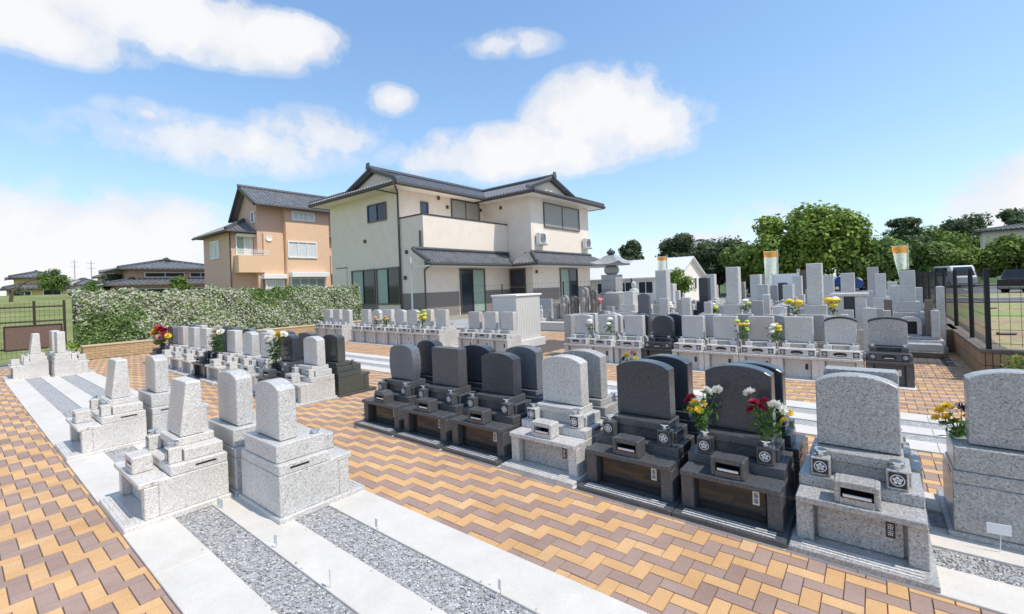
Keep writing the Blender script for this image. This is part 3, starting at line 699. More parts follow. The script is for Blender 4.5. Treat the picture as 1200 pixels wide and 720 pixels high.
T=[('tallest light grey square shaft, centre of the traditional graves, flanked by yellow flowers',-.98,10.95,1.86,.27,'granite_white',1.25),
 ('light grey square shaft with pale flower pair, in front of dark trees',-2.62,11.3,1.88,.27,'granite_white',1.2),
 ('broad grey square shaft left of the black one, in front of the white hall',-4.32,11.3,1.90,.29,'granite_light',1.2),
 ('grey square shaft with dark cap at the right beside the black fence',.52,12.2,1.64,.24,'granite_light',.95),
 ('polished black square shaft among the light traditional graves',-3.72,12.9,1.66,.25,'granite_black',1.1),
 ('light square shaft just right of the black one',-4.15,15.2,1.78,.25,'granite_white',1.1),
 ('small grey square shaft between the black shaft and the centre left shaft',-3.85,16.6,1.66,.26,'granite_light',1.1),
 ('light blue grey shaft right behind the centre left shaft',-2.75,14.6,1.70,.27,'granite_white',1.1),
 ('short light shaft just left of the tallest central shaft',-2.0,17.2,1.62,.26,'granite_white',1.1),
 ('short light shaft just right of the tallest central shaft',-1.1,16.4,1.62,.26,'granite_white',1.1),
 ('wide pale shaft above the stone chamber with the dark door',-.52,13.3,1.64,.27,'granite_white',.95),
 ('pink stone shaft, tallest right of the centre',-.05,16.6,1.79,.26,'granite_pink',1.1),
 ('lilac grey shaft right of the pink stone shaft',.10,14.6,1.60,.22,'granite_white',.9),
 ('thin light shaft in front of the white hall windows',-5.75,15.2,1.62,.24,'granite_white',1.1),
 ('pale shaft beside the stone pagoda',-5.35,11.6,1.36,.26,'granite_white',1.0),
 ('old grey shaft in the far rows behind the black shaft',-5.3,18.6,1.72,.28,'stone_grey',1.1),
 ('weathered shaft in the far rows behind the centre left shaft',-3.4,19.2,1.74,.28,'stone_old',1.1),
 ('small white shaft left of the dark capped one near the fence',.36,15.9,1.36,.20,'granite_white',.8)]
T+=[('light shaft low beside the white hall gable, left of the black shaft',-4.75,13.2,1.52,.2,'granite_white',1.0),
 ('square grey shaft in the second row right of the centre left shaft',-2.35,13.4,1.42,.25,'granite_light',1.0),
 ('light shaft in the second row left of the tallest central shaft',-1.72,13.0,1.40,.22,'granite_white',.9),
 ('old stone shaft in the third row right of the black shaft',-3.2,14.8,1.5,.24,'stone_old',1.0),
 ('tan stained shaft in the third row under the nearer banner',-2.0,15.4,1.40,.24,'granite_pink',1.0),
 ('pale shaft in the fourth row below the big tree',-1.55,18.8,1.55,.26,'granite_white',1.0),
 ('dark shaft in the fourth row far left of the tallest shaft',-3.0,21.5,1.70,.26,'granite_dark',1.0),
 ('pale shaft in the far row below the pink stone',-.75,19.5,1.50,.26,'granite_white',1.0),
 ('whitish shaft in the far row before the hall windows',-7.0,20.5,1.58,.28,'granite_white',1.1),
 ('grey shaft in the third row left of the white hall corner',-6.2,17.4,1.50,.26,'granite_light',1.1)]
for lb,x,y,top,w_,bd,pl in T: tall(lb,x,y,top,w_,bd,plot=pl,deep=1.3 if y<13 else 1.2)
# dark cap slab on the shaft by the fence
b=MB(); b.box(-.10,.10,-.09,.09,0,.022,'crest_dark',.004); b.build('cap_slab',loc=(.52,12.52,1.641),label='small black slab resting on the shaft beside the black fence',cat='stone slab')
def slab_stone(name,label,cat,x,y,z,w_,d,h,m,style='flat',foot=True,group=None):
    t=thing(name,(x,y,z),0,label,cat,group)
    if foot:
        b=MB(); b.box(-w_*.65,w_*.65,-d*.9,d*.9,0,.12,m,.006); b.build('foot',t)
    b=MB(); pr=[(p[0],p[1]+(.121 if foot else 0)) for p in headprof(style,w_,h-(.121 if foot else 0))]; b.prism(pr,-d/2,d/2,m,.006); b.build('tablet',t); return t
SL='stone tablets among the traditional graves'
for lb,x,y,z,w_,d,h,m,st in [('dark blue arched tablet before the white hall',-4.58,11.05,.34,.30,.12,.98,'granite_blue','arch'),
 ('light tablet right of the dark blue arched tablet',-4.0,10.85,.2,.22,.12,1.0,'granite_light','flat'),
 ('white narrow tablet left of the polished black shaft',-3.55,11.1,.2,.20,.12,1.0,'granite_white','flat'),
 ('small grey framed tablet below the centre left shaft',-1.98,10.85,.3,.22,.12,.82,'granite_mid','flat'),
 ('small light tablet with white jar right of the black shaft',-3.0,10.9,.2,.16,.12,.9,'granite_light','flat'),
 ('dark square tablet near the nearer banner',-1.93,14,.3,.22,.1,1.15,'granite_black','flat'),
 ('white tablet near the right banner pole',.36,13.9,.3,.2,.1,1.0,'granite_white','flat'),
 ('rough brown tablet left of the fence side shaft',.19,12.0,.3,.13,.1,.76,'granite_brown','flat'),
 ('rough brown tablet right of the fence side shaft',.80,12.0,.3,.12,.1,.75,'granite_brown','flat'),
 ('grey leaning slab at the corner by the black fence',1.0,12.35,.44,.10,.35,.86,'granite_light','flat'),
 ('light tablet below the right part of the tallest central shaft',-.42,10.9,.3,.16,.12,.62,'granite_light','flat'),
 ('pale tablet standing behind the pinkish gravestone',-1.55,10.75,.2,.24,.14,.8,'granite_white','low'),
 ('grey tablet behind the gravestone at the rear bed\'s right end',-.1,10.95,.2,.2,.14,.75,'granite_light','flat')]:
    slab_stone('stone_tablet',lb,'tablet',x,y,0.0 if z<.3 else 0.0,w_,d,z+h if z>=.3 else h+z,m,st,True,SL)
t=thing('sign_board',(-2.75,20.5,0),0,'white notice board on two posts behind the centre left shafts','sign')
b=MB(); b.box(-.4,.4,-.02,.02,1.0,1.72,'white_paint',.005); b.build('panel',t)
for sx in(-1,1):
    b=MB(); b.box(sx*.43-.025,sx*.43+.025,-.03,.03,0,1.78,'metal_white',.004); b.build('post',t)
t=thing('wooden_gate_frame',(-2.15,21.5,0),0,'dark brown framed wooden stand left of the tallest central shaft','stand')
b=MB(); b.box(-.2,.2,-.05,.05,.6,1.85,'panel_brown',.005); b.build('panel',t)
for sx in(-1,1):
    b=MB(); b.box(sx*.26-.055,sx*.26+.055,-.07,.07,0,1.9,'granite_pink',.01); b.build('post',t)
for (x,y,h,w_) in ((-5.15,12.1,.95,.2),(-4.75,12.4,1.1,.16),(-4.0,12.0,1.12,.15),(-3.35,12.6,1.05,.2),(-3.05,12.2,.95,.17),(-2.05,12.3,1.2,.15),(-1.75,12.0,1.05,.18),(-.3,12.5,1.2,.16),(-.15,13.6,1.2,.2),(.02,11.7,.9,.16),(-1.35,14.2,1.25,.2),(-4.9,14.4,1.3,.2),(-5.9,13.8,1.1,.22),(-6.3,12.6,.9,.22),(-.55,15.6,1.3,.2),(-2.5,16.4,1.35,.2),(-4.6,17.6,1.4,.22),(.75,13.9,1.25,.16)):
    slab_stone('stone_post','small pale stone post standing among the taller traditional graves','stone post',x,y,0,w_,.16,h,random.choice(['granite_white','granite_light','granite_light','granite_mid']),'flat',True,'small stone posts among the traditional graves')
# stone chamber with dark door
t=thing('stone_chamber',(-.42,11.6,0),0,'pale stone chamber with a tall dark door opening, right of the tallest shaft','tomb')
b=MB(); b.box(-.3,.3,-.3,.3,0,.5,'granite_white',.008); b.box(-.27,-.09,-.25,.25,.501,1.16,'granite_white',.006); b.box(.09,.27,-.25,.25,.501,1.16,'granite_white',.006); b.build('wall',t)
b=MB(); b.box(-.31,.31,-.29,.29,1.161,1.22,'granite_white',.006); b.build('roof_slab',t)
b=MB(); b.box(-.089,.089,-.19,.2,.501,1.159,'granite_black',.003); b.build('door',t)
# small stone lantern-like roofed shrine
t=thing('stone_lantern',(-1.60,11.5,0),0,'small roofed stone lantern left of the tallest central shaft','lantern')
b=MB(); b.box(-.16,.16,-.16,.16,0,.7,'stone_grey',.01); b.build('pedestal',t)
b=MB(); b.box(-.11,.11,-.11,.11,.701,.9,'stone_grey',.01); b.build('light_box',t)
b=MB(); b.lathe(0,0,[(.24,.901),(.25,.93),(.12,1.0),(.04,1.04),(.0401,1.09),(.01,1.11)],'stone_grey',8); b.build('roof',t)
# stone pagoda memorial
t=thing('stone_pagoda',(-7.5,15.2,0),0,'tall grey five tier stone pagoda memorial in front of the cream house corner','pagoda')
b=MB(); b.box(-1.1,1.1,-.9,.9,0,.38,'granite_light',.01); b.box(-.75,.75,-.65,.65,.381,.66,'granite_mid',.01); b.build('platform',t)
b=MB(); b.box(-.48,.48,-.48,.48,.661,1.2,'granite_mid',.01); b.lathe(0,0,[(.42,1.201),(.46,1.24),(.36,1.31),(.34,1.33)],'granite_mid',16); b.build('pedestal',t)
b=MB(); b.box(-.29,.29,-.29,.29,1.331,1.92,'granite_mid',.02); b.build('square_body',t)
b=MB(); b.lathe(0,0,[(.17,1.921),(.25,1.99),(.28,2.09),(.25,2.2),(.17,2.25)],'granite_mid',20); b.build('round_body',t)
b=MB(); V=[];n=13
def proof(b,r0,r1,z0,z1,lift,m):
    vs=[];fs=[];rows=6
    for j in range(rows):
        tt=j/(rows-1); r=r0+(r1-r0)*tt; z=z0+(z1-z0)*(tt**1.6)
        for i in range(16):
            e=i/4; sd=int(e); u=(e-sd)*2-1; c=[(1,u),( -u,1),(-1,-u),(u,-1)][sd]
            vs.append((c[0]*r,c[1]*r,z+lift*abs(u)**3*(1-tt)))
    for j in range(rows-1):
        for i in range(16): k=(i+1)%16; fs.append([j*16+i,j*16+k,(j+1)*16+k,(j+1)*16+i])
    fs.append([i for i in range(16)][::-1]); fs.append([(rows-1)*16+i for i in range(16)]); b.add(vs,fs,m)
proof(b,.58,.18,2.30,2.62,.10,'granite_mid'); b.box(-.5,.5,-.5,.5,2.251,2.34,'granite_mid',.01); b.build('roof',t)
b=MB(); b.lathe(0,0,[(.16,2.601),(.18,2.63),(.09,2.65),(.15,2.69),(.16,2.76),(.08,2.82),(.02,2.90)],'granite_dark',14); b.build('finial',t)
# capped pale block
t=thing('stone_block',(-7.62,9.62,0),0,'large pale stone block with a thin flat cap and ribbed bright side','monument')
b=MB(); b.box(-.5,.52,-.6,.62,0,.22,'cap_white',.01); b.box(-.36,.42,-.5,.55,.221,1.36,'cap_white',.008)
for i in range(14): b.box(.4205,.428,-.47+i*.073,-.43+i*.073,.26,1.33,'cap_white',.002)
b.build('body',t)
b=MB(); b.box(-.40,.46,-.55,.6,1.361,1.41,'white_paint',.008); b.build('cap',t)
slab_stone('stone_tablet','light grey upright slab left of the large capped stone block','tablet',-8.55,10.1,0,.40,.3,1.36,'granite_light','flat',True,SL)
# ledge with statues
b=MB(); b.box(-10.6,-6.6,13.4,14.7,0,.30,'concrete',.01); b.build('stone_ledge',label='low pale concrete ledge carrying the row of small old statues',cat='ledge')
STAT=[('small white standing stone figure, leftmost of the statues on the ledge',-9.82,.62,.22,'cap_white','fig'),('tiny dark pointed stone figure next to the white one on the ledge',-9.47,.44,.18,'stone_old','fig'),
 ('pale round topped stele with a faint figure, third on the ledge',-9.15,.68,.24,'stone_old','arch'),('weathered round topped stele with a carved figure, centre of the ledge',-8.80,.93,.32,'stone_old','round'),
 ('brownish round topped stele with a carved figure right of centre on the ledge',-8.40,.9,.32,'granite_brown','round'),('tallest brown stele with a pale carved halo on the ledge',-7.98,1.2,.31,'stone_old','round'),
 ('brown stele partly hidden behind the pagoda on the ledge',-7.6,1.1,.26,'granite_brown','round')]
for lb,x,h,w_,m,st in STAT:
    t=thing('stone_statue',(x,13.95,.30),0,lb,'statue','old stone statues on the ledge')
    b=MB(); b.box(-w_*.6,w_*.6,-w_*.5,w_*.5,0,.09,m,.01); b.build('foot',t)
    b=MB()
    if st!='fig': b.prism([(p[0],p[1]+.0905) for p in headprof('round' if st=='round' else 'arch',w_,h-.09)],-.02,.1,m,.01)
    k=h-.09
    b.lathe(0,-.04 if st!='fig' else 0,[(w_*.30,.0905),(w_*.27,.09+k*.3),(w_*.34,.09+k*.55),(w_*.16,.09+k*.68),(w_*.12,.09+k*.70),(w_*.19,.09+k*.78),(w_*.17,.09+k*.88),(w_*.05,.09+k*.93)],m,12,.7)
    b.build('figure',t)
slab_stone('stone_tablet','grey upright slab at the left end of the statue ledge','tablet',-10.0,14.5,.30,.62,.12,.8,'stone_grey','flat',False,SL)
# posts with wires in front of the house
t=thing('wire_fence',(0,0,0),0,'thin wire fence on dark posts in front of the cream house','fence')
for x in(-12.46,-9.38,-6.6):
    b=MB(); b.tube((x,14.85,0),(x,14.85,1.76),.022,m='fence_black'); b.build('post',t)
b=MB()
for z in(.6,1.0,1.4,1.72): b.tube((-15.2,14.85,z),(-6.6,14.85,z),.004,m='fence_black',n=4)
for i in range(58): x=-15.2+i*.15; b.tube((x,14.85,.5),(x,14.85,1.72),.0025,m='fence_black',n=3,caps=False)
b.build('wire_mesh',t)
# white seated figure beside the pagoda
t=thing('stone_statue',(-5.75,13.1,-.1),0,'white robed standing statue right of the stone pagoda','statue','old stone statues on the ledge')
b=MB(); b.box(-.24,.24,-.24,.24,0,.86,'stone_grey',.01); b.build('pedestal',t)
b=MB(); b.lathe(0,0,[(.15,.861),(.12,1.1),(.16,1.4),(.13,1.5),(.05,1.53),(.075,1.6),(.07,1.69),(.02,1.74)],'cap_white',14,.75); b.tube((-.12,-.02,1.42),(-.02,-.14,1.2),.04,.03,'cap_white'); b.tube((.12,-.02,1.42),(.02,-.14,1.2),.04,.03,'cap_white'); b.build('figure',t)
# weathered blocks by the fence
t=thing('stone_steps',(.97,12.5,0),0,'weathered dark brown stone blocks at the end of the orange paving','steps')
b=MB(); b.box(-.02,.29,-.2,1.2,0,.30,'concrete_old',.01); b.box(.05,.28,-.14,1.1,.301,.45,'concrete_old',.01); b.build('low_block',t)
b=MB(); b.box(-.07,.11,-.1,1.2,.451,.78,'concrete_old',.012); b.build('upper_block',t)
t=thing('stone_kerb',(.48,11.35,0),0,'low dark stepped kerb in front of the fence side graves','kerb')
b=MB(); b.box(-.5,.46,0,.35,0,.10,'concrete_old',.008); b.build('lower_step',t)
b=MB(); b.box(-.5,.46,.12,.38,.101,.235,'granite_light',.006); b.build('upper_step',t)
slab_stone('stone_tablet','grey end slab at the left end of the long rear bed','tablet',-5.42,8.95,0,.18,.5,.93,'granite_mid','flat',False,SL)
b=MB(); 

# ------------------------------------------------------------------ flowers
def bloom(kind,r,npet=46,seed=0):
    rg=np.random.default_rng(seed); V=[];F=[]
    n=npet; i=np.arange(n)+.5; ph=np.arccos(1-1.25*i/n); th=PI*(1+5**.5)*i
    for a,p in zip(th,ph):
        d=np.array([math.sin(p)*math.cos(a),math.sin(p)*math.sin(a),math.cos(p)]); u=np.cross(d,[.3,.2,1]); u/=np.linalg.norm(u)+1e-9
        L=r*rg.uniform(.85,1.1); wd=r*.17; k=len(V)
        V+=[d*r*.15-u*wd*.4,d*r*.15+u*wd*.4,d*L*.75+u*wd,d*L+np.array([0,0,r*.12]),d*L*.75-u*wd]; F.append((k,k+1,k+2,k+3,k+4))
    V=np.array(V); V[:,2]*=.75
    return npmesh('flower',V,np.array(F),None,[kind])
BC={}
def bouquet(label,x,y,z,h,blooms,nleaf=60,group='bouquets on the graves',leaf=.03,single=False,rad=.03,k=1.2):
    blooms=[(a*k,b_*k,c*k,d*k*1.15,e) for a,b_,c,d,e in blooms]
    t=thing('bouquet',(x,y,z),0,label,'bouquet',group)
    b=MB()
    for (dx,dy,dz,r,kd) in blooms: 
        m1=(dx*.35,dy*.35,dz*.5); b.tube((dx*.05,dy*.05,0),m1,.003,.003,'stem_green',4,False); b.tube(m1,(dx,dy,dz),.003,.0025,'stem_green',4,False)
    b.build('stems',t)
    n=nleaf; k=rng.integers(0,len(blooms),n); bl=np.array([q[:3] for q in blooms]); tt=rng.uniform(.15,.92,n)[:,None]
    C=bl[k]*np.c_[tt**1.3,tt**1.3,tt]+rng.normal(0,rad,(n,3))*np.array([1,1,.6]); C[:,2]=np.maximum(C[:,2],.02)
    V,F=leaves(C,rng.normal(0,1,(n,3)),leaf,None,.38); link('leaves',npmesh('leaves',V,F,rng.uniform(0.01,1,n),['leaf_flower']),t)
    if single:
        for q in blooms:
            bb=MB(); bb.lathe(0,0,[(q[3]*.35,-q[3]*.5),(q[3]*.9,-q[3]*.2),(q[3],q[3]*.15),(q[3]*.7,q[3]*.5),(q[3]*.3,q[3]*.6)],q[4],9); bb.build('flower',t,loc=(q[0],q[1],q[2]))
    else:
        for i,q in enumerate(blooms):
            key=(q[4],round(q[3],3))
            if key not in BC: BC[key]=bloom(q[4],q[3],52,i)
            o=link('flower',BC[key],t,(q[0],q[1],q[2])); o.rotation_euler=(random.uniform(-.5,.2)-.35,random.uniform(-.4,.4),random.uniform(0,6))
W,Ye,Cr,Pu,Pk,Or,Li='bloom_white','bloom_yellow','bloom_crimson','bloom_purple','bloom_pink','bloom_orange','bloom_lime'
zv=.53
bouquet('mixed bouquet of white, yellow and crimson chrysanthemums in the left vase of the black grave',-.785-.19,3.353,zv,.28,
  [(-.07,-.01,.19,.028,Cr),(-.095,.0,.16,.026,Cr),(-.045,-.03,.165,.026,Ye),(-.02,-.04,.13,.026,Ye),(-.05,-.04,.12,.026,Ye),(.0,-.02,.165,.022,Ye),(.02,.0,.235,.032,W),(.075,.01,.245,.03,W),(-.01,.02,.22,.024,W),(-.075,-.03,.125,.02,Ye)],120)
bouquet('mixed bouquet with a crimson flower cluster in the right vase of the black grave',-.785+.195,3.353,zv,.28,
  [(-.075,.0,.25,.034,W),(-.05,-.02,.20,.03,Cr),(-.015,-.03,.185,.03,Cr),(-.065,-.03,.165,.028,Cr),(.0,-.01,.215,.026,Cr),(.05,-.02,.20,.036,W),(.085,-.01,.18,.03,W),(.11,.0,.165,.024,Ye),(.095,-.03,.13,.022,Ye)],120)
bouquet('yellow and dark violet flowers beside the grave cut by the right edge',.40,4.0,.52,.2,
  [(-.08,0,.15,.028,Ye),(-.05,.02,.17,.026,Ye),(-.1,-.02,.11,.024,Ye),(-.06,-.02,.12,.024,Ye),(.0,0,.17,.034,Pu),(-.02,.0,.10,.02,Ye)],70)
bouquet('dried yellow and violet flowers behind the light grey front grave',-1.90,4.1,.5,.3,
  [(.0,0,.33,.024,Ye),(.05,0,.36,.02,Pk),(-.03,.02,.30,.024,Pu),(.04,.03,.28,.02,Ye),(.08,0,.31,.02,Ye)],80)
bouquet('white and yellow chrysanthemums before the black grave near the end of the middle left bed',-7.72,3.35,.5,.4,
  [(-.22,0,.34,.05,W),(-.13,0,.30,.045,W),(-.02,0,.26,.04,W),(.05,.02,.38,.05,Ye),(.13,0,.40,.045,Ye),(.2,.03,.40,.05,W),(.0,0,.33,.03,Ye)],170,leaf=.04,rad=.04)
bouquet('tall white chrysanthemums with a touch of yellow in the middle left bed',-10.25,3.35,.5,.45,
  [(-.2,0,.28,.06,W),(-.1,0,.38,.06,W),(.02,0,.42,.06,W),(.14,0,.36,.06,W),(.06,-.03,.32,.05,Ye),(-.16,0,.18,.05,W)],170,leaf=.045,rad=.05)
bouquet('large red, orange and yellow bouquet at the far end of the middle left bed',-13.9,3.3,.5,.4,
  [(-.5,0,.22,.07,Or),(-.38,0,.28,.07,Ye),(-.25,0,.34,.075,Or),(-.12,0,.3,.08,Cr),(0,0,.33,.075,Cr),(.12,0,.26,.07,Or),(.25,0,.3,.07,Cr),(.36,0,.22,.08,Cr),(.1,-.05,.16,.07,Pk),(.48,0,.2,.06,Ye),(-.3,-.05,.14,.06,W),(-.02,-.05,.12,.05,W)],200,leaf=.05,rad=.06)
def fb(lb,x,y,z,cols,h=.2,sp=.08,r=.03,n=5): bouquet(lb,x,y,z,h,[(random.uniform(-sp,sp),random.uniform(-.04,.04),h*random.uniform(.55,1.1),r*random.uniform(.8,1.2),random.choice(cols)) for _ in range(n)],60,single=True,leaf=.035,rad=.04)
fb('yellow bouquet left of the pinkish gravestone in the rear bed',-1.78,8.46,.55,[Ye,Ye,Li,W],.26,.07,.032,8)
fb('yellow bouquet right of the pinkish gravestone in the rear bed',-1.30,8.46,.55,[Ye,Li,W],.22,.06,.032,7)
fb('single white flower in front of the second grave of the long rear bed',-4.22,8.40,.54,[W],.26,.015,.045,2)
fb('white flower between the first two graves of the long rear bed',-4.70,8.45,.54,[W],.24,.015,.04,2)
fb('pink flowers in the left half of the bed before the cream house',-12.25,8.40,.58,[Pk,Or,Li],.2,.09,.03,6)
fb('pink and green flowers at the centre of the bed before the cream house',-11.75,8.40,.58,[Pk,Li,Or],.28,.09,.03,7)
fb('bushy green and yellow bouquet near the right end of the bed before the cream house',-10.05,8.40,.58,[Li,Li,Ye],.34,.13,.05,9)
fb('yellow chrysanthemums on the left stand of the tallest central shaft',-1.30,10.82,.80,[Ye,Li,Ye],.24,.09,.05,8)
fb('yellow and pale chrysanthemums on the right stand of the tallest central shaft',-.66,10.82,.80,[Ye,W,Ye],.26,.1,.05,8)
fb('pale flowers on the left stand of the centre left shaft',-2.94,11.17,.80,[W,Li],.2,.07,.04,6)
fb('pale flowers on the right stand of the centre left shaft',-2.30,11.17,.80,[W,Li,W],.24,.07,.045,6)
fb('yellow green flowers on the left stand of the broad grey shaft',-4.64,11.17,.80,[Ye,Li],.22,.07,.04,6)
fb('white flowers on the right stand of the broad grey shaft',-4.0,11.17,.80,[W],.22,.06,.05,5)
for lb,x in(('left pinkish ball of flowers in front of the stone pagoda',-8.15),('right pinkish ball of flowers in front of the stone pagoda',-7.45)):
    t=thing('bouquet',(x,14.1,.66),0,lb,'bouquet','bouquets on the graves')
    b=MB(); b.lathe(0,0,[(.05,0),(.06,.2),(.07,.25)],'granite_mid',8); b.build('vase',t)
    n=90; d=rng.normal(0,1,(n,3)); d/=np.linalg.norm(d,axis=1)[:,None]; V,F=leaves(d*.11+np.array([0,0,.38]),d,.05,None,.8,.3)
    link('flower_heads',npmesh('flower_heads',V,F,None,['bloom_pink']),t)

# small white cards and acrylic stakes in the empty plots
def stake(lb,x,y,h=.14,card=False):
    t=thing('plot_marker',(x,y,0),random.uniform(-.4,.4),lb,'marker','plot markers in the near beds')
    b=MB(); b.tube((0,0,-.01),(.01,0,h),.0022,m='acrylic' if card else 'steel',n=5); b.build('stake',t)
    b=MB()
    if card: b.box(-.05,.05,-.003,.0,h-.03,h+.03,'white_paint',.001)
    else: b.box(-.012,.012,-.0035,-.0025,h-.05,h+.005,'acrylic',.001)
    b.build('card',t)
stake('white card leaning at the corner of the nearest pale left grave',-3.93,1.26,.05,True)
stake('clear plot marker in the gravel just right of the big foreground stone',-3.0,1.26,.09)
stake('clear plot marker in the bottom middle of the foreground gravel',-2.35,1.26,.11)
stake('clear plot marker at the edge of the right concrete strip, farther one',-2.62,1.74,.10)
stake('clear plot marker at the edge of the right concrete strip, nearer one',-1.55,1.74,.10)
stake('white card on a stake at the right edge before the cut off grave',.50,3.66,.14,True)
stake('white card lying among the gravel of the far left plots',-9.0,1.2,.05,True)

# ------------------------------------------------------------------ fences, walls, hedge
def meshfence(name,label,pts,z0,z1,m,step=.06,hs=.2,posts=True,rails=False,th=.003):
    t=thing(name,(0,0,0),0,label,'fence')
    for i,(p,q) in enumerate(zip(pts[:-1],pts[1:])):
        p=np.array(p,float); q=np.array(q,float); L=np.linalg.norm(q-p); n=int(L/step); b=MB()
        for k in range(1,n):
            c=p+(q-p)*k/n; b.tube((c[0],c[1],z0+.04),(c[0],c[1],z1-.03),th,m=m,n=3,caps=False)
        z=z0+.08
        while z<z1: b.tube((p[0],p[1],z),(q[0],q[1],z),th*1.2,m=m,n=3,caps=False); z+=hs
        b.build('mesh_panel',t)
    for p in pts:
        b=MB(); b.box(p[0]-.028,p[0]+.028,p[1]-.028,p[1]+.028,z0,z1,m,.004); b.build('post',t)
    if rails:
        for z in rails:
            b=MB()
            for p,q in zip(pts[:-1],pts[1:]): b.tube((p[0],p[1],z),(q[0],q[1],z),.022,m=m,n=6)
            b.build('rail',t)
    return t
meshfence('mesh_fence','black wire mesh fence on the low brick wall along the right side',[(2.6,9.38),(1.80,9.38),(1.25,9.38),(1.26,10.9),(1.29,13.1),(1.32,15.4),(1.34,17.5),(1.36,20),(1.38,22.5),(1.40,25),(1.42,28)],.45,1.62,'fence_black',.095,.2,th=.0032)
b=MB(); b.box(1.17,1.44,9.3,30,0,.40,'brick_upright',.005); b.box(1.44,6,9.3,9.46,0,.40,'brick_upright',.005); w_=b.build('brick_wall',label='low brown upright brick wall below the black mesh fence on the right',cat='wall')
b=MB(); b.box(1.15,1.46,9.28,30,.401,.45,'concrete_old',.006); b.box(1.461,6,9.28,9.48,.401,.45,'concrete_old',.006); b.build('coping',w_)
t=thing('planter',(1.33,7.95,0),0,'low stone edged planter with bright green plants before the brick wall','planter')
b=MB(); b.box(0,.12,0,1.34,0,.2,'concrete_old',.008); b.box(.121,3,0,.12,0,.2,'concrete_old',.008); b.build('kerb',t)
b=MB(); b.box(.13,3,.13,1.34,0,.16,'earth',.0); b.build('soil',t)
def shrub(name,label,x,y,z,rx,ry,rz,n,size,m,cat='plant',group=None,core=True):
    t=thing(name,(x,y,z),0,label,cat,group); d=rng.normal(0,1,(n,3)); d/=np.linalg.norm(d,axis=1)[:,None]; d[:,2]=np.abs(d[:,2])
    r=rng.uniform(.55,1.05,n)[:,None]*(1+.25*np.sin(d[:,:1]*7+d[:,1:2]*5)); C=d*r*np.array([rx,ry,rz]); V,F=leaves(C,d,size,None)
    link('foliage',npmesh('foliage',V,F,np.clip(rng.normal(.55,.25,n),.01,1),[m]),t)
    b=MB(); b.tube((0,0,-.05),(0,0,rz*.6),.03*rz,.01,'bark'); b.build('stem',t); return t
for i,(x,y,lb) in enumerate([(1.52,8.7,'bright green bushy plant nearest in the planter by the brick wall'),(1.95,8.95,'second green plant in the planter by the brick wall'),(2.3,8.6,'green plant at the right edge in the planter')]): shrub('green_plant',lb,x,y,.16,.26,.24,.32,420,.035,'leaf_bright',group='plants in the planter')
# left perimeter: tan low wall, fence, hedge
b=MB(); b.box(-17.75,-17.45,2.35,12.2,0,.36,'brick_tan',.005); w_=b.build('brick_wall',label='low tan brick wall running below the variegated hedge',cat='wall')
b=MB(); b.box(-17.77,-17.43,2.33,12.22,.361,.40,'tan_wall',.006); b.build('coping',w_)
meshfence('mesh_fence','brown wire mesh fence beside the grass at the far left',[(-18.3,-3.0),(-18.3,-.75),(-18.3,1.5),(-18.3,2.1)],.1,1.72,'fence_brown',.09,.14,rails=(1.55,1.15,.42),th=.003)
t=thing('lattice_panel',(-18.1,0,0),0,'brown framed lattice panel leaning on the left fence','panel')
b=MB(); b.box(-.02,.02,.93,2.0,.42,1.02,'panel_brown',.004)
b.build('panel',t)
b=MB(); 
for a,c,d,e in((.90,2.03,1.021,1.06),(.90,2.03,.38,.419)): b.box(-.03,.03,a,c,d,e,'fence_brown',.004)
for a,c in((.90,.929),(2.001,2.03)): b.box(-.03,.03,a,c,.4195,1.0205,'fence_brown',.002)
b.build('frame',t)
def hedge():
    t=thing('ivy_hedge',(-18.5,2.3,0),0,'long fence overgrown with green and cream variegated ivy','hedge')
    n=50000; L=9.5
    y=rng.uniform(0,L,n); z=rng.uniform(.36,1.92,n)**1.0; face=rng.uniform(0,1,n)
    top=1.85+.04*np.sin(y*2.1)+.035*np.sin(y*5.3+1)+.03*np.sin(y*11)+.02*np.sin(y*23)
    z=.36+(top-.36)*rng.uniform(0,1,n)**.9
    bul=.15+.035*np.sin(y*3.1+z*4)+.03*np.sin(y*7.7-z*6)
    x=bul+rng.normal(0,.035,n); nr=np.tile(np.array([1.,0,.35]),(n,1))
    k=face>.8; x[k]=rng.uniform(-.2,.15,k.sum()); z[k]=top[k]+rng.normal(0,.05,k.sum()); nr[k]=[0,0,1]
    C=np.c_[x,y,z]; V,F=leaves(C,nr,.042,None,.7,.55)
    pat=np.sin(y*1.3+.6)+.8*np.sin(y*.55+z*2.2)+.6*np.sin(z*3.5-y*2)+.4*np.sin(y*6.1+z*9)
    green=pat>rng.normal(.75,.45,n)
    tone=np.where(green,rng.uniform(.02,.6,n),np.where(rng.uniform(0,1,n)<.62,rng.uniform(.62,1,n),rng.uniform(.1,.6,n)))
    link('foliage',npmesh('foliage',V,F,tone,['ivy']),t)
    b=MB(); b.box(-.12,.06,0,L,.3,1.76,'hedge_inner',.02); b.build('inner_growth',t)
    for i in range(5):
        b=MB(); b.box(.10,.15,i*2.05+.0,i*2.05+.05,.0,1.80,'fence_brown',.004); b.build('post',t)
hedge()
shrub('shrub','small green shrub leaf clump at the foot of the hedge end',-17.9,2.0,.3,.3,.3,.2,220,.06,'leaf_bright')

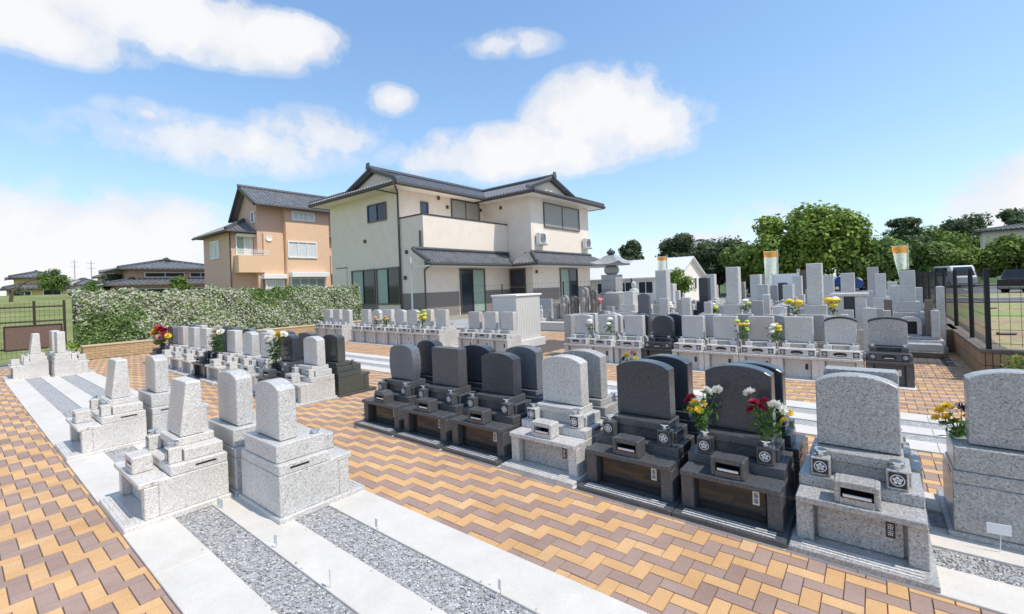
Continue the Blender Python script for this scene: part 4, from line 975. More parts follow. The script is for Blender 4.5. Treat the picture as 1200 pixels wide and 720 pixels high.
# ------------------------------------------------------------------ houses
def roof_plane(b,o,u,v,L,depth,slope,th=.12,pitch=.28,m='roof_tile'):
    # o eave start (x,y,z), u along eave, v inward (unit 2d), depth(s) horizontal run
    ks=sorted(set([0,L]+[k for k in depth[0]])); dd=depth[1]
    P=lambda s,d:(o[0]+u[0]*s+v[0]*d,o[1]+u[1]*s+v[1]*d,o[2]+slope*d)
    pts=[P(0,0),P(L,0)]+[P(s,dd(s)) for s in reversed(ks) if dd(s)>1e-6]
    q=[]
    for p in pts:
        if not q or (Vector(p)-Vector(q[-1])).length>1e-4: q.append(p)
    # ensure upward normal
    n=Vector((0,0,0))
    for i in range(len(q)): n+=Vector(q[i]).cross(Vector(q[(i+1)%len(q)]))
    if n.z<0:q=q[::-1]
    b.slab(q,th,m)
    s=pitch/2
    while s<L:
        d=dd(s)
        if d>.1:
            p0=Vector(P(s,-.03)); p1=Vector(P(s,d)); U=Vector((u[0],u[1],0))*.075; up=Vector((0,0,.07))
            b.add([tuple(p0-U),tuple(p0-U*.5+up),tuple(p0+U*.5+up),tuple(p0+U),tuple(p1-U),tuple(p1-U*.5+up),tuple(p1+U*.5+up),tuple(p1+U)],[(0,1,5,4),(1,2,6,5),(2,3,7,6),(0,3,2,1)],m)
        s+=pitch
def windowp(parent,name,axis,pos,a0,a1,z0,z1,sgn,kind='slide',frame='bronze_frame',glass='glass_dark',glass2=None,fr=.07,mull=1,label=None):
    # axis 'y': wall plane y=pos facing sgn*y; a along x.  axis 'x': wall plane x=pos, a along y
    def bx(b,a,c,d0,d1,z,zz,m,ch=.004):
        lo,hi=sorted((pos+sgn*d0,pos+sgn*d1))
        if axis=='y': b.box(a,c,lo,hi,z,zz,m,ch)
        else: b.box(lo,hi,a,c,z,zz,m,ch)
    b=MB()
    bx(b,a0,a0+fr,.004,.09,z0,z1,frame); bx(b,a1-fr,a1,.004,.09,z0,z1,frame); bx(b,a0+fr,a1-fr,.004,.09,z1-fr,z1,frame); bx(b,a0+fr,a1-fr,.004,.09,z0,z0+fr,frame)
    n=mull+1; w_=(a1-a0-2*fr)/n
    for i in range(1,n): bx(b,a0+fr+w_*i-fr*.35,a0+fr+w_*i+fr*.35,.03,.075,z0+fr,z1-fr,frame)
    if kind=='grid':
        for i in range(1,4): zz=z0+fr+(z1-z0-2*fr)*i/4; bx(b,a0+fr,a1-fr,.05,.062,zz-.015,zz+.015,frame,0)
    if kind=='shutter':
        zz=z0+fr; 
        while zz<z1-fr-.05: bx(b,a0+fr,a1-fr,.022,.034,zz+.012,zz+.085,'shutter',.003); zz+=.09
    f=b.build(name,parent,label=label)
    for i in range(n):
        b=MB(); bx(b,a0+fr+w_*i,a0+fr+w_*(i+1),.008,.02,z0+fr,z1-fr,('shutter' if kind=='shutter' else (glass2 if (glass2 and i%2==0) else glass)),0); b.build('pane',f)
    return f
def hip_gable(parent,xf,W,Ln,ze,slope,inset,gable_m,eave_m,name='roof'):
    # local: eave rectangle x in[-W/2,W/2], y in [0,Ln], gable faces -y ; xf maps local->world
    b=MB(); h=W/2
    roof_plane(b,(-h,0,ze),(1,0),(0,1),W,([inset,W-inset],lambda s:min(s,W-s,inset)),slope)
    roof_plane(b,(h,0,ze),(0,1),(-1,0),Ln,([inset-1e-3,inset],lambda s:(s if s<inset else h)),slope)
    roof_plane(b,(-h,0,ze),(0,1),(1,0),Ln,([inset-1e-3,inset],lambda s:(s if s<inset else h)),slope)
    b.v=[xf(p) for p in b.v]; r=b.build(name,parent)
    b=MB(); zi=ze+slope*inset; zr=ze+slope*h
    b.prism([(-h+inset,zi-.02),(h-inset,zi-.02),(0,zr-.12)],inset+.35,inset+.45,gable_m,.001); b.v=[xf(p) for p in b.v]; b.build('gable_wall',r)
    b=MB()
    for s in(-1,1):
        b.tube((s*(h-inset),inset+.02,zi+.05),(0,inset+.02,zr+.05),.13,m='roof_ridge',n=6)
        b.tube((s*(h),0,ze+.06),(s*(h-inset),inset,zi+.1),.13,m='roof_ridge',n=6)
        b.tube((s*(h-inset+.02),inset+.25,zi-.08),(0,inset+.25,zr-.14),.07,m='dark_trim',n=4)
    b.tube((0,inset-.1,zr+.12),(0,Ln,zr+.12),.17,m='roof_ridge',n=6)
    b.box(-.16,.16,inset-.22,inset-.1,zr-.05,zr+.42,'roof_ridge',.05); b.box(-.24,.24,inset-.2,inset-.12,zr+.02,zr+.2,'roof_ridge',.04)
    b.v=[xf(p) for p in b.v]; b.build('ridge',r)
    b=MB(); g=.12
    for (p,q) in (((-h,-.04,ze-.13),(h,-.04,ze-.13)),((h+.04,0,ze-.13),(h+.04,Ln,ze-.13)),((-h-.04,0,ze-.13),(-h-.04,Ln,ze-.13))): b.tube(p,q,g,m='dark_trim',n=6)
    b.v=[xf(p) for p in b.v]; b.build('gutter',r)
    b=MB(); b.box(-h+.05,h-.05,.05,Ln,ze-.2,ze-.13,eave_m,0); b.v=[xf(p) for p in b.v]; b.build('soffit',r)
def rotxf(ox,oy,ang):
    c,s=math.cos(ang),math.sin(ang)
    return lambda p:(ox+p[0]*c-p[1]*s,oy+p[0]*s+p[1]*c,p[2])
H=thing('cream_house',(-21.8,20,0),0,'large two storey cream house with grey tiled hip and gable roofs','house')
WP.add(H.name)
def P0(b,name,par=None,**k): return b.build(name,par or H,**k)
b=MB(); b.box(-29.6,-21.9,16.87,31.5,0,7.82,'stucco',.01); b.box(-21.9,-19.8,16.87,24.41,0,5.9,'stucco',.01); b.box(-21.9,-17.77,24.412,32.2,0,7.78,'stucco',.01); P0(b,'wall')
b=MB(); b.box(-21.9,-19.76,16.83,16.93,5.9,5.98,'dark_trim',.01); b.box(-19.86,-19.76,16.931,24.40,5.9,5.98,'dark_trim',.01); P0(b,'parapet_cap')
for bx_ in((-29.61,-24.3,16.85,16.869,0,.8),(-21.85,-19.785,16.85,16.869,0,1.47),(-19.799,-19.78,16.87,19.5,0,1.47),(-19.799,-19.78,21.9,24.4,0,1.47),(-19.7,-17.77,24.39,24.411,0,.9),(-17.769,-17.75,24.39,27.6,0,1.47),(-17.769,-17.75,30.25,32.2,0,1.47)):
    b=MB(); b.box(*bx_,'wainscot',.002); P0(b,'wainscot')
hip_gable(H,rotxf(-25.75,15.92,0),9.6,16.5,7.88,.38,1.7,'stucco','stucco_white')
hip_gable(H,rotxf(-16.82,28.3,PI/2),9.7,8.9,7.84,.36,1.6,'stucco','stucco_white')
b=MB()
roof_plane(b,(-18.45,16.05,3.13),(0,1),(-1,0),7.1,([7.0],lambda s:1.34),.55,pitch=.26)
b.slab([(-18.45,23.15,3.13),(-18.45,23.1499,3.13),(-19.79,23.15,3.867),(-19.79,24.4,3.867)][0:1]+[(-19.79,24.4,3.867),(-19.79,23.15,3.867)],.12,'roof_tile')
roof_plane(b,(-18.47,23.06,3.12),(1,0),(0,1),2.04,([.7],lambda s:max(.02,min(1.34,(2.04-s)))),.55,pitch=.26)
roof_plane(b,(-16.43,23.06,3.12),(0,1),(-1,0),10.6,([1.34,9.3],lambda s:min(s,1.34,10.6-s)),.55,pitch=.26)
r=P0(b,'lower_roof')
b=MB(); b.tube((-16.43,23.06,3.2),(-17.77,24.4,3.95),.10,m='roof_ridge'); b.tube((-18.47,23.1,3.2),(-19.8,24.35,3.93),.08,m='roof_ridge'); b.tube((-18.45,16.05,3.2),(-19.8,16.05,3.95),.1,m='roof_ridge')
b.tube((-19.72,16.05,3.97),(-19.72,24.3,3.97),.09,m='roof_ridge'); b.tube((-17.70,24.4,3.95),(-17.70,32.3,3.95),.09,m='roof_ridge'); b.build('ridge',r)
b=MB(); b.tube((-18.38,16.05,3.02),(-18.38,23.1,3.02),.075,m='dark_trim'); b.tube((-18.4,23.0,3.02),(-16.36,23.0,3.02),.075,m='dark_trim'); b.tube((-16.36,23.0,3.02),(-16.36,33.6,3.02),.075,m='dark_trim'); b.build('gutter',r)
b=MB(); b.box(-19.79,-18.5,16.1,23.1,2.9,2.96,'stucco_white',0); b.box(-17.76,-16.5,23.2,33.5,2.9,2.96,'stucco_white',0); b.box(-19.79,-17.77,23.2,24.38,2.9,2.96,'stucco_white',0); b.build('soffit',r)
# downpipes and small fittings
def pipe(pts,r,m,name,par=None):
    b=MB()
    for p,q in zip(pts[:-1],pts[1:]): b.tube(p,q,r,m=m,n=8)
    return P0(b,name,par)
pipe([(-21.1,16.0,7.75),(-21.88,16.78,7.45),(-21.88,16.78,0)],.055,'dark_trim','downpipe')
pipe([(-23.0,16.0,7.72),(-21.95,16.78,7.4)],.04,'dark_trim','downpipe')
pipe([(-18.5,16.2,2.95),(-19.7,16.78,2.75),(-19.7,16.78,0)],.045,'dark_trim','downpipe')
pipe([(-19.95,16.75,5.0),(-19.95,16.75,3.85)],.06,'dark_trim','downpipe')
pipe([(-20.35,16.35,3.5),(-20.35,16.35,0)],.05,'metal_white','downpipe')
for (x,y,z,ax) in ((-25.45,16.87,4.9,'y'),(-21.3,16.87,3.9,'y'),(-21.5,16.87,2.4,'y'),(-27.3,16.87,2.0,'y'),(-21.9,20.0,7.55,'x'),(-21.9,20.75,7.05,'x'),(-21.9,24.0,7.2,'x'),(-20.3,24.41,7.2,'y'),(-17.77,24.8,2.6,'x')):
    b=MB()
    b.box(x-.1,x+.1,y-.11,y-.004,z-.12,z+.1,'dark_trim',.03) if ax=='y' else b.box(x+.004,x+.11,y-.1,y+.1,z-.12,z+.1,'dark_trim',.03); P0(b,'vent_hood')
b=MB(); b.box(-28.9,-27.7,16.8,16.866,.9,3.3,'stucco',.02); b.box(-28.95,-27.65,16.78,16.866,3.301,3.36,'wainscot',.01); P0(b,'storage_box')
windowp(H,'window','y',16.87,-25.05,-23.1,6.0,7.12,-1,glass='glass_dark',glass2='glass_sky')
windowp(H,'sliding_door','y',16.87,-27.1,-24.5,.82,3.08,-1,glass='glass_dark',glass2='curtain_green')
windowp(H,'sliding_door','y',16.87,-24.35,-22.05,.82,3.08,-1,glass='glass_dark',glass2='curtain_green')
windowp(H,'sliding_door','x',-19.8,19.6,21.85,.08,2.86,1,glass='curtain_green',glass2='glass_dark')
windowp(H,'window','y',24.41,-19.7,-18.35,1.6,2.85,-1,glass='glass_dark')
windowp(H,'window','y',24.41,-19.7,-18.35,.92,1.58,-1,kind='grid',glass='glass_dark')
windowp(H,'sliding_door','x',-17.77,27.7,30.15,.1,2.85,1,glass='glass_dark',glass2='curtain_green')
windowp(H,'window','x',-21.9,18.5,19.1,6.35,7.15,1,glass='glass_sky',mull=0)
windowp(H,'shutter','x',-21.9,21.1,23.85,6.3,7.65,1,kind='shutter')
windowp(H,'shutter','x',-17.77,25.9,30.7,5.68,7.42,1,kind='shutter')
for y in(24.8,31.0):
    b=MB(); b.box(-17.68,-17.34,y,y+.95,4.45,5.2,'metal_white',.03); a=P0(b,'air_conditioner')
    b=MB()
    for k in range(4): 
        r0=.30-.08*k; n=20
        for i in range(n):
            t0,t1=2*PI*i/n,2*PI*(i+1)/n; b.tube((-17.33,y+.36+r0*math.cos(t0),4.83+r0*math.sin(t0)),(-17.33,y+.36+r0*math.cos(t1),4.83+r0*math.sin(t1)),.012,m='dark_trim',n=3,caps=False)
    b.box(-17.3395,-17.337,y+.05,y+.67,4.52,5.14,'shutter',0)
    b.build('fan_grille',a)
    b=MB(); b.box(-17.76,-17.3,y+.02,y+.06,4.38,4.44,'metal_white',.004); b.box(-17.76,-17.3,y+.89,y+.93,4.38,4.44,'metal_white',.004); b.build('bracket',a)
# orange house
O=thing('orange_house',(-38,17,0),0,'orange and pink three storey house with tiled roofs and white balcony rail','house'); WP.add(O.name)
b=MB(); b.box(-43.1,-37.5,13.3,20.6,0,6.55,'pink_stucco',.01); b.box(-40.3,-36.75,14.9,21.2,0,7.95,'pink_stucco',.01); b.box(-38.9,-36.75,15.06,21.2,7.951,8.62,'pink_stucco',.01); b.box(-43.2,-38,20.8,26,0,6.4,'pink_stucco',.01); b.build('wall',O)
b=MB(); b.box(-36.74,-36.6,15.3,16.85,0,6.55,'orange_stucco',.01); b.box(-36.74,-36.25,16.86,20.5,0,7.5,'orange_stucco',.01); b.box(-36.74,-36.25,16.86,20.5,7.501,8.6,'pink_stucco',.01); b.box(-36.74,-36.2,20.55,23.5,3.3,4.9,'orange_stucco',.01); b.build('bay_wall',O)
b=MB(); b.box(-37.49,-36.6,13.5,15.32,3.45,4.75,'orange_stucco',.01); bal=b.build('balcony',O)
b=MB()
for z in (4.82,5.0,5.15): b.tube((-36.6,13.45,z),(-36.6,15.7,z),.02,m='white_paint')
for i in range(18): b.tube((-36.6,13.45+i*.13,4.75),(-36.6,13.45+i*.13,5.15),.014,m='white_paint',n=4)
b.tube((-36.6,13.45,5.15),(-37.9,13.3,5.15),.02,m='white_paint'); b.build('railing',bal)
# gable roof of the tower, ridge along y
b=MB()
roof_plane(b,(-35.75,14.45,8.62),(0,1),(-1,0),7.2,([7.1],lambda s:2.7),.60,pitch=.3)
roof_plane(b,(-40.6,14.45,7.8),(0,1),(1,0),7.2,([7.1],lambda s:2.14),1.14,pitch=.3)
r=b.build('roof',O)
b=MB(); b.tube((-38.45,14.3,10.3),(-38.45,21.8,10.3),.15,m='roof_ridge'); b.tube((-35.75,14.4,8.5),(-38.45,14.4,10.12),.12,m='dark_trim'); b.tube((-40.6,14.4,7.7),(-38.45,14.4,10.12),.12,m='dark_trim'); b.tube((-35.7,14.4,8.5),(-35.7,21.65,8.5),.09,m='dark_trim'); b.build('ridge',r)
b=MB(); b.prism([(-40.28,7.952),(-36.76,7.952),(-36.76,9.1),(-38.45,10.05),(-40.28,8.02)],14.92,15.05,'pink_stucco',.001); b.build('gable_wall',r)
b=MB(); roof_plane(b,(-43.8,12.8,6.62),(1,0),(0,1),6.9,([2.4,4.5],lambda s:min(s,6.9-s,2.4)),.52,pitch=.3)
roof_plane(b,(-36.9,12.8,6.62),(0,1),(-1,0),2.1,([2.09],lambda s:min(s,2.4)),.52,pitch=.3)
roof_plane(b,(-43.8,12.8,6.62),(0,1),(1,0),7,([2.4],lambda s:min(s,2.4)),.52,pitch=.3)
b.slab([(-36.4,20.6,6.5),(-36.4,26.5,6.5),(-41,26.5,8.2),(-41,20.6,8.2)],.12,'roof_tile'); r=b.build('lower_roof',O)
b=MB(); b.tube((-36.9,12.8,6.7),(-39.0,14.9,7.8),.12,m='roof_ridge'); b.tube((-43.8,12.75,6.52),(-36.8,12.75,6.52),.09,m='dark_trim'); b.tube((-36.85,12.75,6.52),(-36.85,14.9,6.52),.09,m='dark_trim'); b.build('gutter',r)
b=MB(); b.tube((-36.35,20.7,6.4),(-36.35,26.5,6.4),.09,m='dark_trim'); b.build('gutter',r)
wk=dict(frame='white_paint',glass='curtain_white',fr=.09)
windowp(O,'window','x',-36.25,17.35,19.25,7.62,8.42,1,**dict(wk,mull=3,glass='curtain_white',fr=.10))
windowp(O,'window','x',-36.25,16.95,19.35,4.6,5.95,1,**dict(wk,mull=2))
windowp(O,'window','x',-36.25,17.1,20.0,1.0,3.0,1,kind='grid',**dict(wk,mull=3,glass='curtain_green'))
windowp(O,'window','x',-37.5,13.65,14.85,4.76,6.3,1,**dict(wk,glass2='curtain_green'))
windowp(O,'window','x',-37.5,14.75,16.2,.9,2.9,1,**wk) if False else windowp(O,'window','x',-36.6,15.35,16.75,.9,2.9,1,**wk)
windowp(O,'window','y',13.3,-41.4,-39.6,4.7,6.1,-1,**wk)
windowp(O,'window','y',14.9,-37.6,-37.0,7.3,8.2,-1,**dict(wk,mull=0,glass='glass_sky'))
for bx_ in((-36.24,-35.7,17.0,20.1,3.05,3.45),(-37.49,-37.0,13.6,15.1,6.2,6.42),(-36.59,-36.2,15.1,16.85,2.95,3.3)):
    b=MB(); b.box(*bx_,'white_paint',.02); b.build('awning',O)
b=MB(); 
for i in range(1): b.lathe(0,0,[(.0,-.04),(.13,-.035),(.24,.015),(.23,.02),(.07,-.015)],'white_paint',18)
b.v=[(-36.54+z*1.0,15.7+y,6.1+x) for x,y,z in b.v]; b.build('satellite_dish',O)
b=MB(); b.tube((-37.4,13.25,6.7),(-37.4,13.25,0),.05,m='dark_trim'); b.tube((-36.7,15.28,3.3),(-36.7,15.28,0),.05,m='dark_trim'); b.build('downpipe',O)
# generic distant house
def far_house(name,label,x,y,z,rz,W,D,h1,h2,wall,roofm,over=.7,sl=.42,wins=()):
    t=thing(name,(x,y,z),rz,label,'house','distant houses')
    b=MB(); b.box(-W/2,W/2,-D/2,D/2,-.5,h1,wall,.01)
    if h2: b.box(-W/2*.68,W/2*.68,-D/2*.75,D/2*.75,h1,h2,wall,.01)
    b.build('wall',t)
    def hip(w_,d,ze,nm):
        b=MB(); s=sl; a,c=w_/2+over,d/2+over; m_=min(a,c)
        roof_plane(b,(-a,-c,ze),(1,0),(0,1),2*a,([m_,2*a-m_],lambda q:min(q,2*a-q,c)),s,m=roofm,pitch=.4)
        roof_plane(b,(a,-c,ze),(0,1),(-1,0),2*c,([c],lambda q:min(q,2*c-q,a)),s,m=roofm,pitch=.4)
        roof_plane(b,(a,c,ze),(-1,0),(0,-1),2*a,([m_,2*a-m_],lambda q:min(q,2*a-q,c)),s,m=roofm,pitch=.4)
        roof_plane(b,(-a,c,ze),(0,-1),(1,0),2*c,([c],lambda q:min(q,2*c-q,a)),s,m=roofm,pitch=.4)
        r=b.build(nm,t)
        b=MB(); b.tube((-a+c,0,ze+s*c+.1),(a-c,0,ze+s*c+.1),.16,m='roof_ridge')
        for sx in(-1,1):
            for sy in(-1,1): b.tube((sx*a,sy*c,ze+.05),(sx*(a-c),0,ze+s*c+.05),.12,m='roof_ridge')
        for p,q in (((-a,-c),(a,-c)),((a,-c),(a,c))): b.tube((p[0],p[1],ze-.12),(q[0],q[1],ze-.12),.09,m='dark_trim')
        b.build('ridge',r)
    hip(W,D,h1,'lower_roof' if h2 else 'roof')
    if h2: hip(W*.68,D*.75,h2,'roof')
    for (ax,a0,a1,z0,z1) in wins:
        if ax=='y': windowp(t,'window','y',-D/2*(1 if z0<h1 else .75),a0,a1,z0,z1,-1,frame='white_paint',glass='glass_dark',fr=.1)
        else: windowp(t,'window','x',W/2*(1 if z0<h1 else .68),a0,a1,z0,z1,1,frame='white_paint',glass='glass_dark',fr=.1)
    return t
far_house('grey_roof_house','low wide house with dark grey hipped roofs beyond the hedge, left of the orange house',-58,14.4,.6,0,9,9.6,2.6,4.15,'pink_stucco','roof_tile',1.0,.23,wins=[('x',-2.5,.8,3.25,3.8),('x',1.2,3.2,3.25,3.8),('x',-3.5,2,.6,2.2)])
far_house('yellow_house','pale yellow traditional house with grey roofs at the far left beyond the field',-74,6.3,2.0,0,6,4.2,1.5,2.7,'yellow_stucco','roof_tile',.6,.28,wins=[('x',-1.7,-.6,.4,1.2),('x',.2,1.7,.3,1.3)])
far_house('white_house','small white house with a grey roof right of the yellow far left house',-80,11.0,2.0,.2,4,2.6,2.0,0,'stucco_white','roof_tile',.3)
far_house('small_brown_house','small brownish house roof behind the trees left of the grey roofed house',-88,17,2.0,.1,7,5,3.4,0,'pink_stucco','panel_brown',.5)
# white hall
t=thing('white_hall',(-16.5,36.5,-.45),0,'long low white hall with a plain white metal roof behind the graves','building'); 
b=MB(); b.box(-5.6,5.1,-2.6,3.4,0,2.5,'stucco_white',.01); b.prism([(-5.6,0),(5.1,0),(5.1,.01),(-5.6,.01)],-2.6,3.4,'stucco_white',.001) if False else None
b.add([(5.1,-2.6,2.5),(5.1,3.4,2.5),(5.1,.4,3.85),(5.08,-2.6,2.5),(5.08,3.4,2.5),(5.08,.4,3.85)],[(0,1,2),(3,5,4)],'stucco_white'); b.build('wall',t)
b=MB(); b.slab([(-6,-3.0,2.42),(5.4,-3.0,2.42),(5.4,.4,3.97),(-6,.4,3.97)],.1,'metal_white'); b.slab([(-6,.4,3.97),(5.4,.4,3.97),(5.4,3.8,2.42),(-6,3.8,2.42)],.1,'metal_white')
for i in range(28): b.box(-5.9+i*.41,-5.86+i*.41,-.01,.01,3.95,4.0,'metal_white',0)
b.build('roof',t)
for x in(-5.2,-3.4,-1.6,.3,2.0): windowp(t,'window','y',-2.6,x,x+1.25,1.15,2.15,-1,frame='white_paint',glass='glass_dark',fr=.07)
for y in(-1.0,1.0): windowp(t,'window','x',5.1,y,y+.7,1.3,2.3,1,frame='white_paint',glass='glass_dark',fr=.07,mull=0)
# hill house
far_house('hillside_house','beige house with a flat eaved grey green roof on the hill at the right',15.4,80,1.5,-.1,10,7,4.7,0,'stucco','roof_green',.7,.13,wins=[('y',-1.2,.3,2.2,4.0),('y',3.0,4.6,2.2,4.0)])
far_house('ridge_house','small grey roofed house peeping over the dark trees left of centre',-21.5,75,3.0,.2,6,5,3.6,0,'stucco','shutter',.5)

# ------------------------------------------------------------------ banners, vehicles
def banner(lb,x,y,top,bot,wd,tilt,m,ang=.6):
    t=thing('banner',(x,y,0),ang,lb,'banner','advertising banners among the graves')
    b=MB(); b.tube((0,0,0),(tilt*.0,0,top+.1),.016,m='metal_white',n=6); b.tube((0,0,top),(-wd-.03,0,top+.01),.010,m='metal_white',n=5); b.build('pole',t)
    V=[];F=[];nx,nz=8,20
    for j in range(nz+1):
        for i in range(nx+1):
            u,v=i/nx,j/nz; z=bot+(top-bot)*v; ww=wd*(1-tilt*(1-v))
            V.append((-.02-ww*u,.035*math.sin(u*7+v*3)*(.4+u),z))
    for j in range(nz):
        for i in range(nx): k=j*(nx+1)+i; F.append((k,k+1,k+nx+2,k+nx+1))
    link('cloth',npmesh('cloth',np.array(V),np.array(F),None,[m]),t); return t
banner('white banner with orange top band standing left of the big tree',-3.48,24,2.80,1.0,.60,.12,'banner_cloth')
banner('tapering white banner with orange top band beside the dark capped shaft',1.05,24,2.66,.8,.62,.75,'banner_cloth_b')
banner('orange topped banner in front of the white hall roof',-8.6,24,2.92,1.6,.5,.1,'banner_cloth')
def car(name,label,x,y,rz,L,Wd,Hh,body,van=False):
    t=thing(name,(x,y,0),rz,label,'car'); h=Wd/2
    pr=[(-L/2,.35),(-L/2+.05,.25),(L/2-.05,.25),(L/2,.4),(L/2,.75 if not van else .95)]+([(L/2-.12,1.1),(L/2-.5,Hh-.08),(L/2-.7,Hh),(-L/2+.25,Hh),(-L/2+.05,Hh-.15),(-L/2,1.0)] if van else [(L/2-.1,.82),(L/2-1.0,.95),(L/2-1.6,Hh-.04),(L/2-1.9,Hh),(-L/2+.9,Hh),(-L/2+.35,.98),(-L/2+.03,.9)])
    b=MB(); b.prism(pr,-h,h,body,.06); bd=b.build('body',t)
    b=MB(); z0,z1=(1.08,Hh-.16) if van else (.95,Hh-.12)
    xs=[(-L/2+.35,-L/2+1.3),(-L/2+1.36,-.1),(-.04,L/2-1.0 if van else L/2-1.65)] if van else [(-L/2+1.05,-.3),(-.22,L/2-1.7)]
    for a,c in xs:
        for s in(-1,1): b.box(a,c,min(s*h,s*(h+.006)),max(s*h,s*(h+.006)),z0,z1,'glass_dark',0)
    b.box(-L/2-.012,-L/2-.001,-h+.2,h-.2,z0,z1-.05,'glass_dark',0) if van else None
    if van: b.add([(L/2-.10,-h+.15,1.15),(L/2-.10,h-.15,1.15),(L/2-.47,h-.2,Hh-.14),(L/2-.47,-h+.2,Hh-.14)],[(0,1,2,3)],'glass_dark')
    else: b.add([(L/2-1.03,-h+.15,.97),(L/2-1.03,h-.15,.97),(L/2-1.59,h-.2,Hh-.06),(L/2-1.59,-h+.2,Hh-.06)],[(0,1,2,3)],'glass_dark')
    b.build('window',t)
    for sx in(-1,1):
        for sy in(-1,1):
            b=MB(); wx=sx*(L/2-.75); b.tube((wx,sy*(h-.2),.31),(wx,sy*(h+.01),.31),.31,m='tyre',n=16); wl=b.build('wheel',t)
            b=MB(); b.tube((wx,sy*(h+.011),.31),(wx,sy*(h+.02),.31),.18,m='steel',n=12); b.build('hub',wl)
    for sy in(-1,1):
        b=MB(); b.box(L/2+.002,L/2+.02,min(sy*(h-.35),sy*(h-.08)),max(sy*(h-.35),sy*(h-.08)),.62,.78,'car_lamp',.01); b.build('headlight',t)
    for q in((L/2+.002,L/2+.03),(-L/2-.03,-L/2-.002)):
        b=MB(); b.box(q[0],q[1],-h+.05,h-.05,.32,.48,'shutter',.01); b.build('bumper',t)
car('minivan','white minivan parked beyond the black mesh fence',5.9,60.2,-1.25,3.6,1.75,2.05,'car_white',True)
car('parked_car','dark parked car behind the fence at the right edge',7.9,44,1.0,3.8,1.7,1.55,'car_black')
car('parked_car','blue car parked far behind the shafts under the trees',-2.0,56,.2,3.8,1.7,1.45,'car_blue')
for i,(x,y,lb) in enumerate([(2.95,21.5,'dark low parking stop lying on the grass behind the fence, farther one'),(1.98,13.0,'dark low parking stop on the dry ground right behind the fence')]):
    b=MB(); b.box(-.14,.14,-.05,.05,0,.05,'dark_trim',.015); b.build('parking_stop',loc=(x,y,.30),rz=.3,label=lb,cat='parking stop',group='parking stops')
for i in range(9):
    b=MB(); b.box(0,.12,0,4.5,0,.004,'white_paint',0); b.build('parking_line',loc=(-2+i*2.6,50,.004),kind='structure')
b=MB(); b.box(1.6,60,33.9,34.1,0,.14,'concrete',.01); b.build('kerb',kind='structure')
b=MB(); b.box(1.6,60,25.3,25.5,0,.34,'concrete_old',.01); b.build('kerb',kind='structure')

# ------------------------------------------------------------------ trees
def tree(name,label,x,y,z,rx,ry,h,zc,nleaf,size,m,nclump=26,cr=.3,trunk_r=.18,limbs=6,group='trees behind the graveyard',shape='round',m2=None,seed=1):
    t=thing(name,(x,y,z),0,label,'tree',group); r=random.Random(seed)
    b=MB(); b.tube((0,0,-.2),(.05,0,zc*.55),trunk_r,trunk_r*.7,'bark',8); b.tube((.05,0,zc*.55),(0,.05,zc),trunk_r*.7,trunk_r*.35,'bark',8)
    for i in range(limbs):
        a=2*PI*i/limbs+r.uniform(-.3,.3); z0=zc*r.uniform(.4,.8); b.tube((.03,0,z0),(rx*.6*math.cos(a),ry*.6*math.sin(a),z0+(h-z0)*r.uniform(.3,.6)),trunk_r*.4,trunk_r*.1,'bark',6)
    b.build('trunk',t)
    cl=[]
    hz=(h-zc*.45)/2; cz=zc*.45+hz
    while len(cl)<nclump:
        p=np.array([r.uniform(-1,1),r.uniform(-1,1),r.uniform(-1,1)])
        q=np.linalg.norm(p)
        if q>1 or q<.45: continue
        if shape=='cone':
            k=(p[2]+1)/2; p[0]*=(1.05-k); p[1]*=(1.05-k); s=cr*(1.15-.7*k)
        elif shape=='layer':
            p[2]=round(p[2]*2.6)/2.6+r.uniform(-.07,.07); s=cr*r.uniform(.6,1.25)
            kk=(p[2]+1)/2; p[0]*=(1.1-.75*kk); p[1]*=(1.1-.75*kk)
        else: s=cr*r.uniform(.7,1.25)
        cl.append((p[0]*rx*(1-s*.6),p[1]*ry*(1-s*.6),cz+p[2]*hz*(1-s*.6),s))
    R=min(rx,ry,hz) if shape!='layer' else min(rx,ry)
    per=nleaf//len(cl); CC=[];NN=[];TT=[]
    for (a,c,d,s) in cl:
        dr=rng.normal(0,1,(per,3)); dr/=np.linalg.norm(dr,axis=1)[:,None]
        rr=(1+.25*np.sin(dr[:,0]*6+a*3)*np.cos(dr[:,1]*5+c)+rng.normal(0,.13,per))[:,None]
        sc=np.array([s*R*1.25,s*R*1.25,s*R*(.95 if shape!='layer' else .62)])
        CC.append(np.array([a,c,d])+dr*rr*sc); NN.append(dr*.9+np.array([0,0,.5])); TT.append(np.clip(rng.normal(.5,.22,per)+r.uniform(-.22,.22),.01,1))
    C=np.concatenate(CC); V,F=leaves(C,np.concatenate(NN),size,None,.65,.5)
    T_=np.concatenate(TT)
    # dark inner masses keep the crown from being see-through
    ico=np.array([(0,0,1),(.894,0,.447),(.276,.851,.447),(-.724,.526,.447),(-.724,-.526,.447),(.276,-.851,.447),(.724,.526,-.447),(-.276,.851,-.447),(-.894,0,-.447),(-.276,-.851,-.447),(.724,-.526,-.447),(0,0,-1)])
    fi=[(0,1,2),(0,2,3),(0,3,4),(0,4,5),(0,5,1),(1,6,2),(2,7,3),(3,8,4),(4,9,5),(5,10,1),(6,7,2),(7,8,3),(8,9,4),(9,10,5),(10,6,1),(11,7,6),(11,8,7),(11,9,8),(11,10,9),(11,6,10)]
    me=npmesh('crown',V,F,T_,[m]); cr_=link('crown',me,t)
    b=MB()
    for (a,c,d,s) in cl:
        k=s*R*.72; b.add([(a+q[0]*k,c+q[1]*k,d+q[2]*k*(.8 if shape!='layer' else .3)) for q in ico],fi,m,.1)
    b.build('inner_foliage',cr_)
    return t
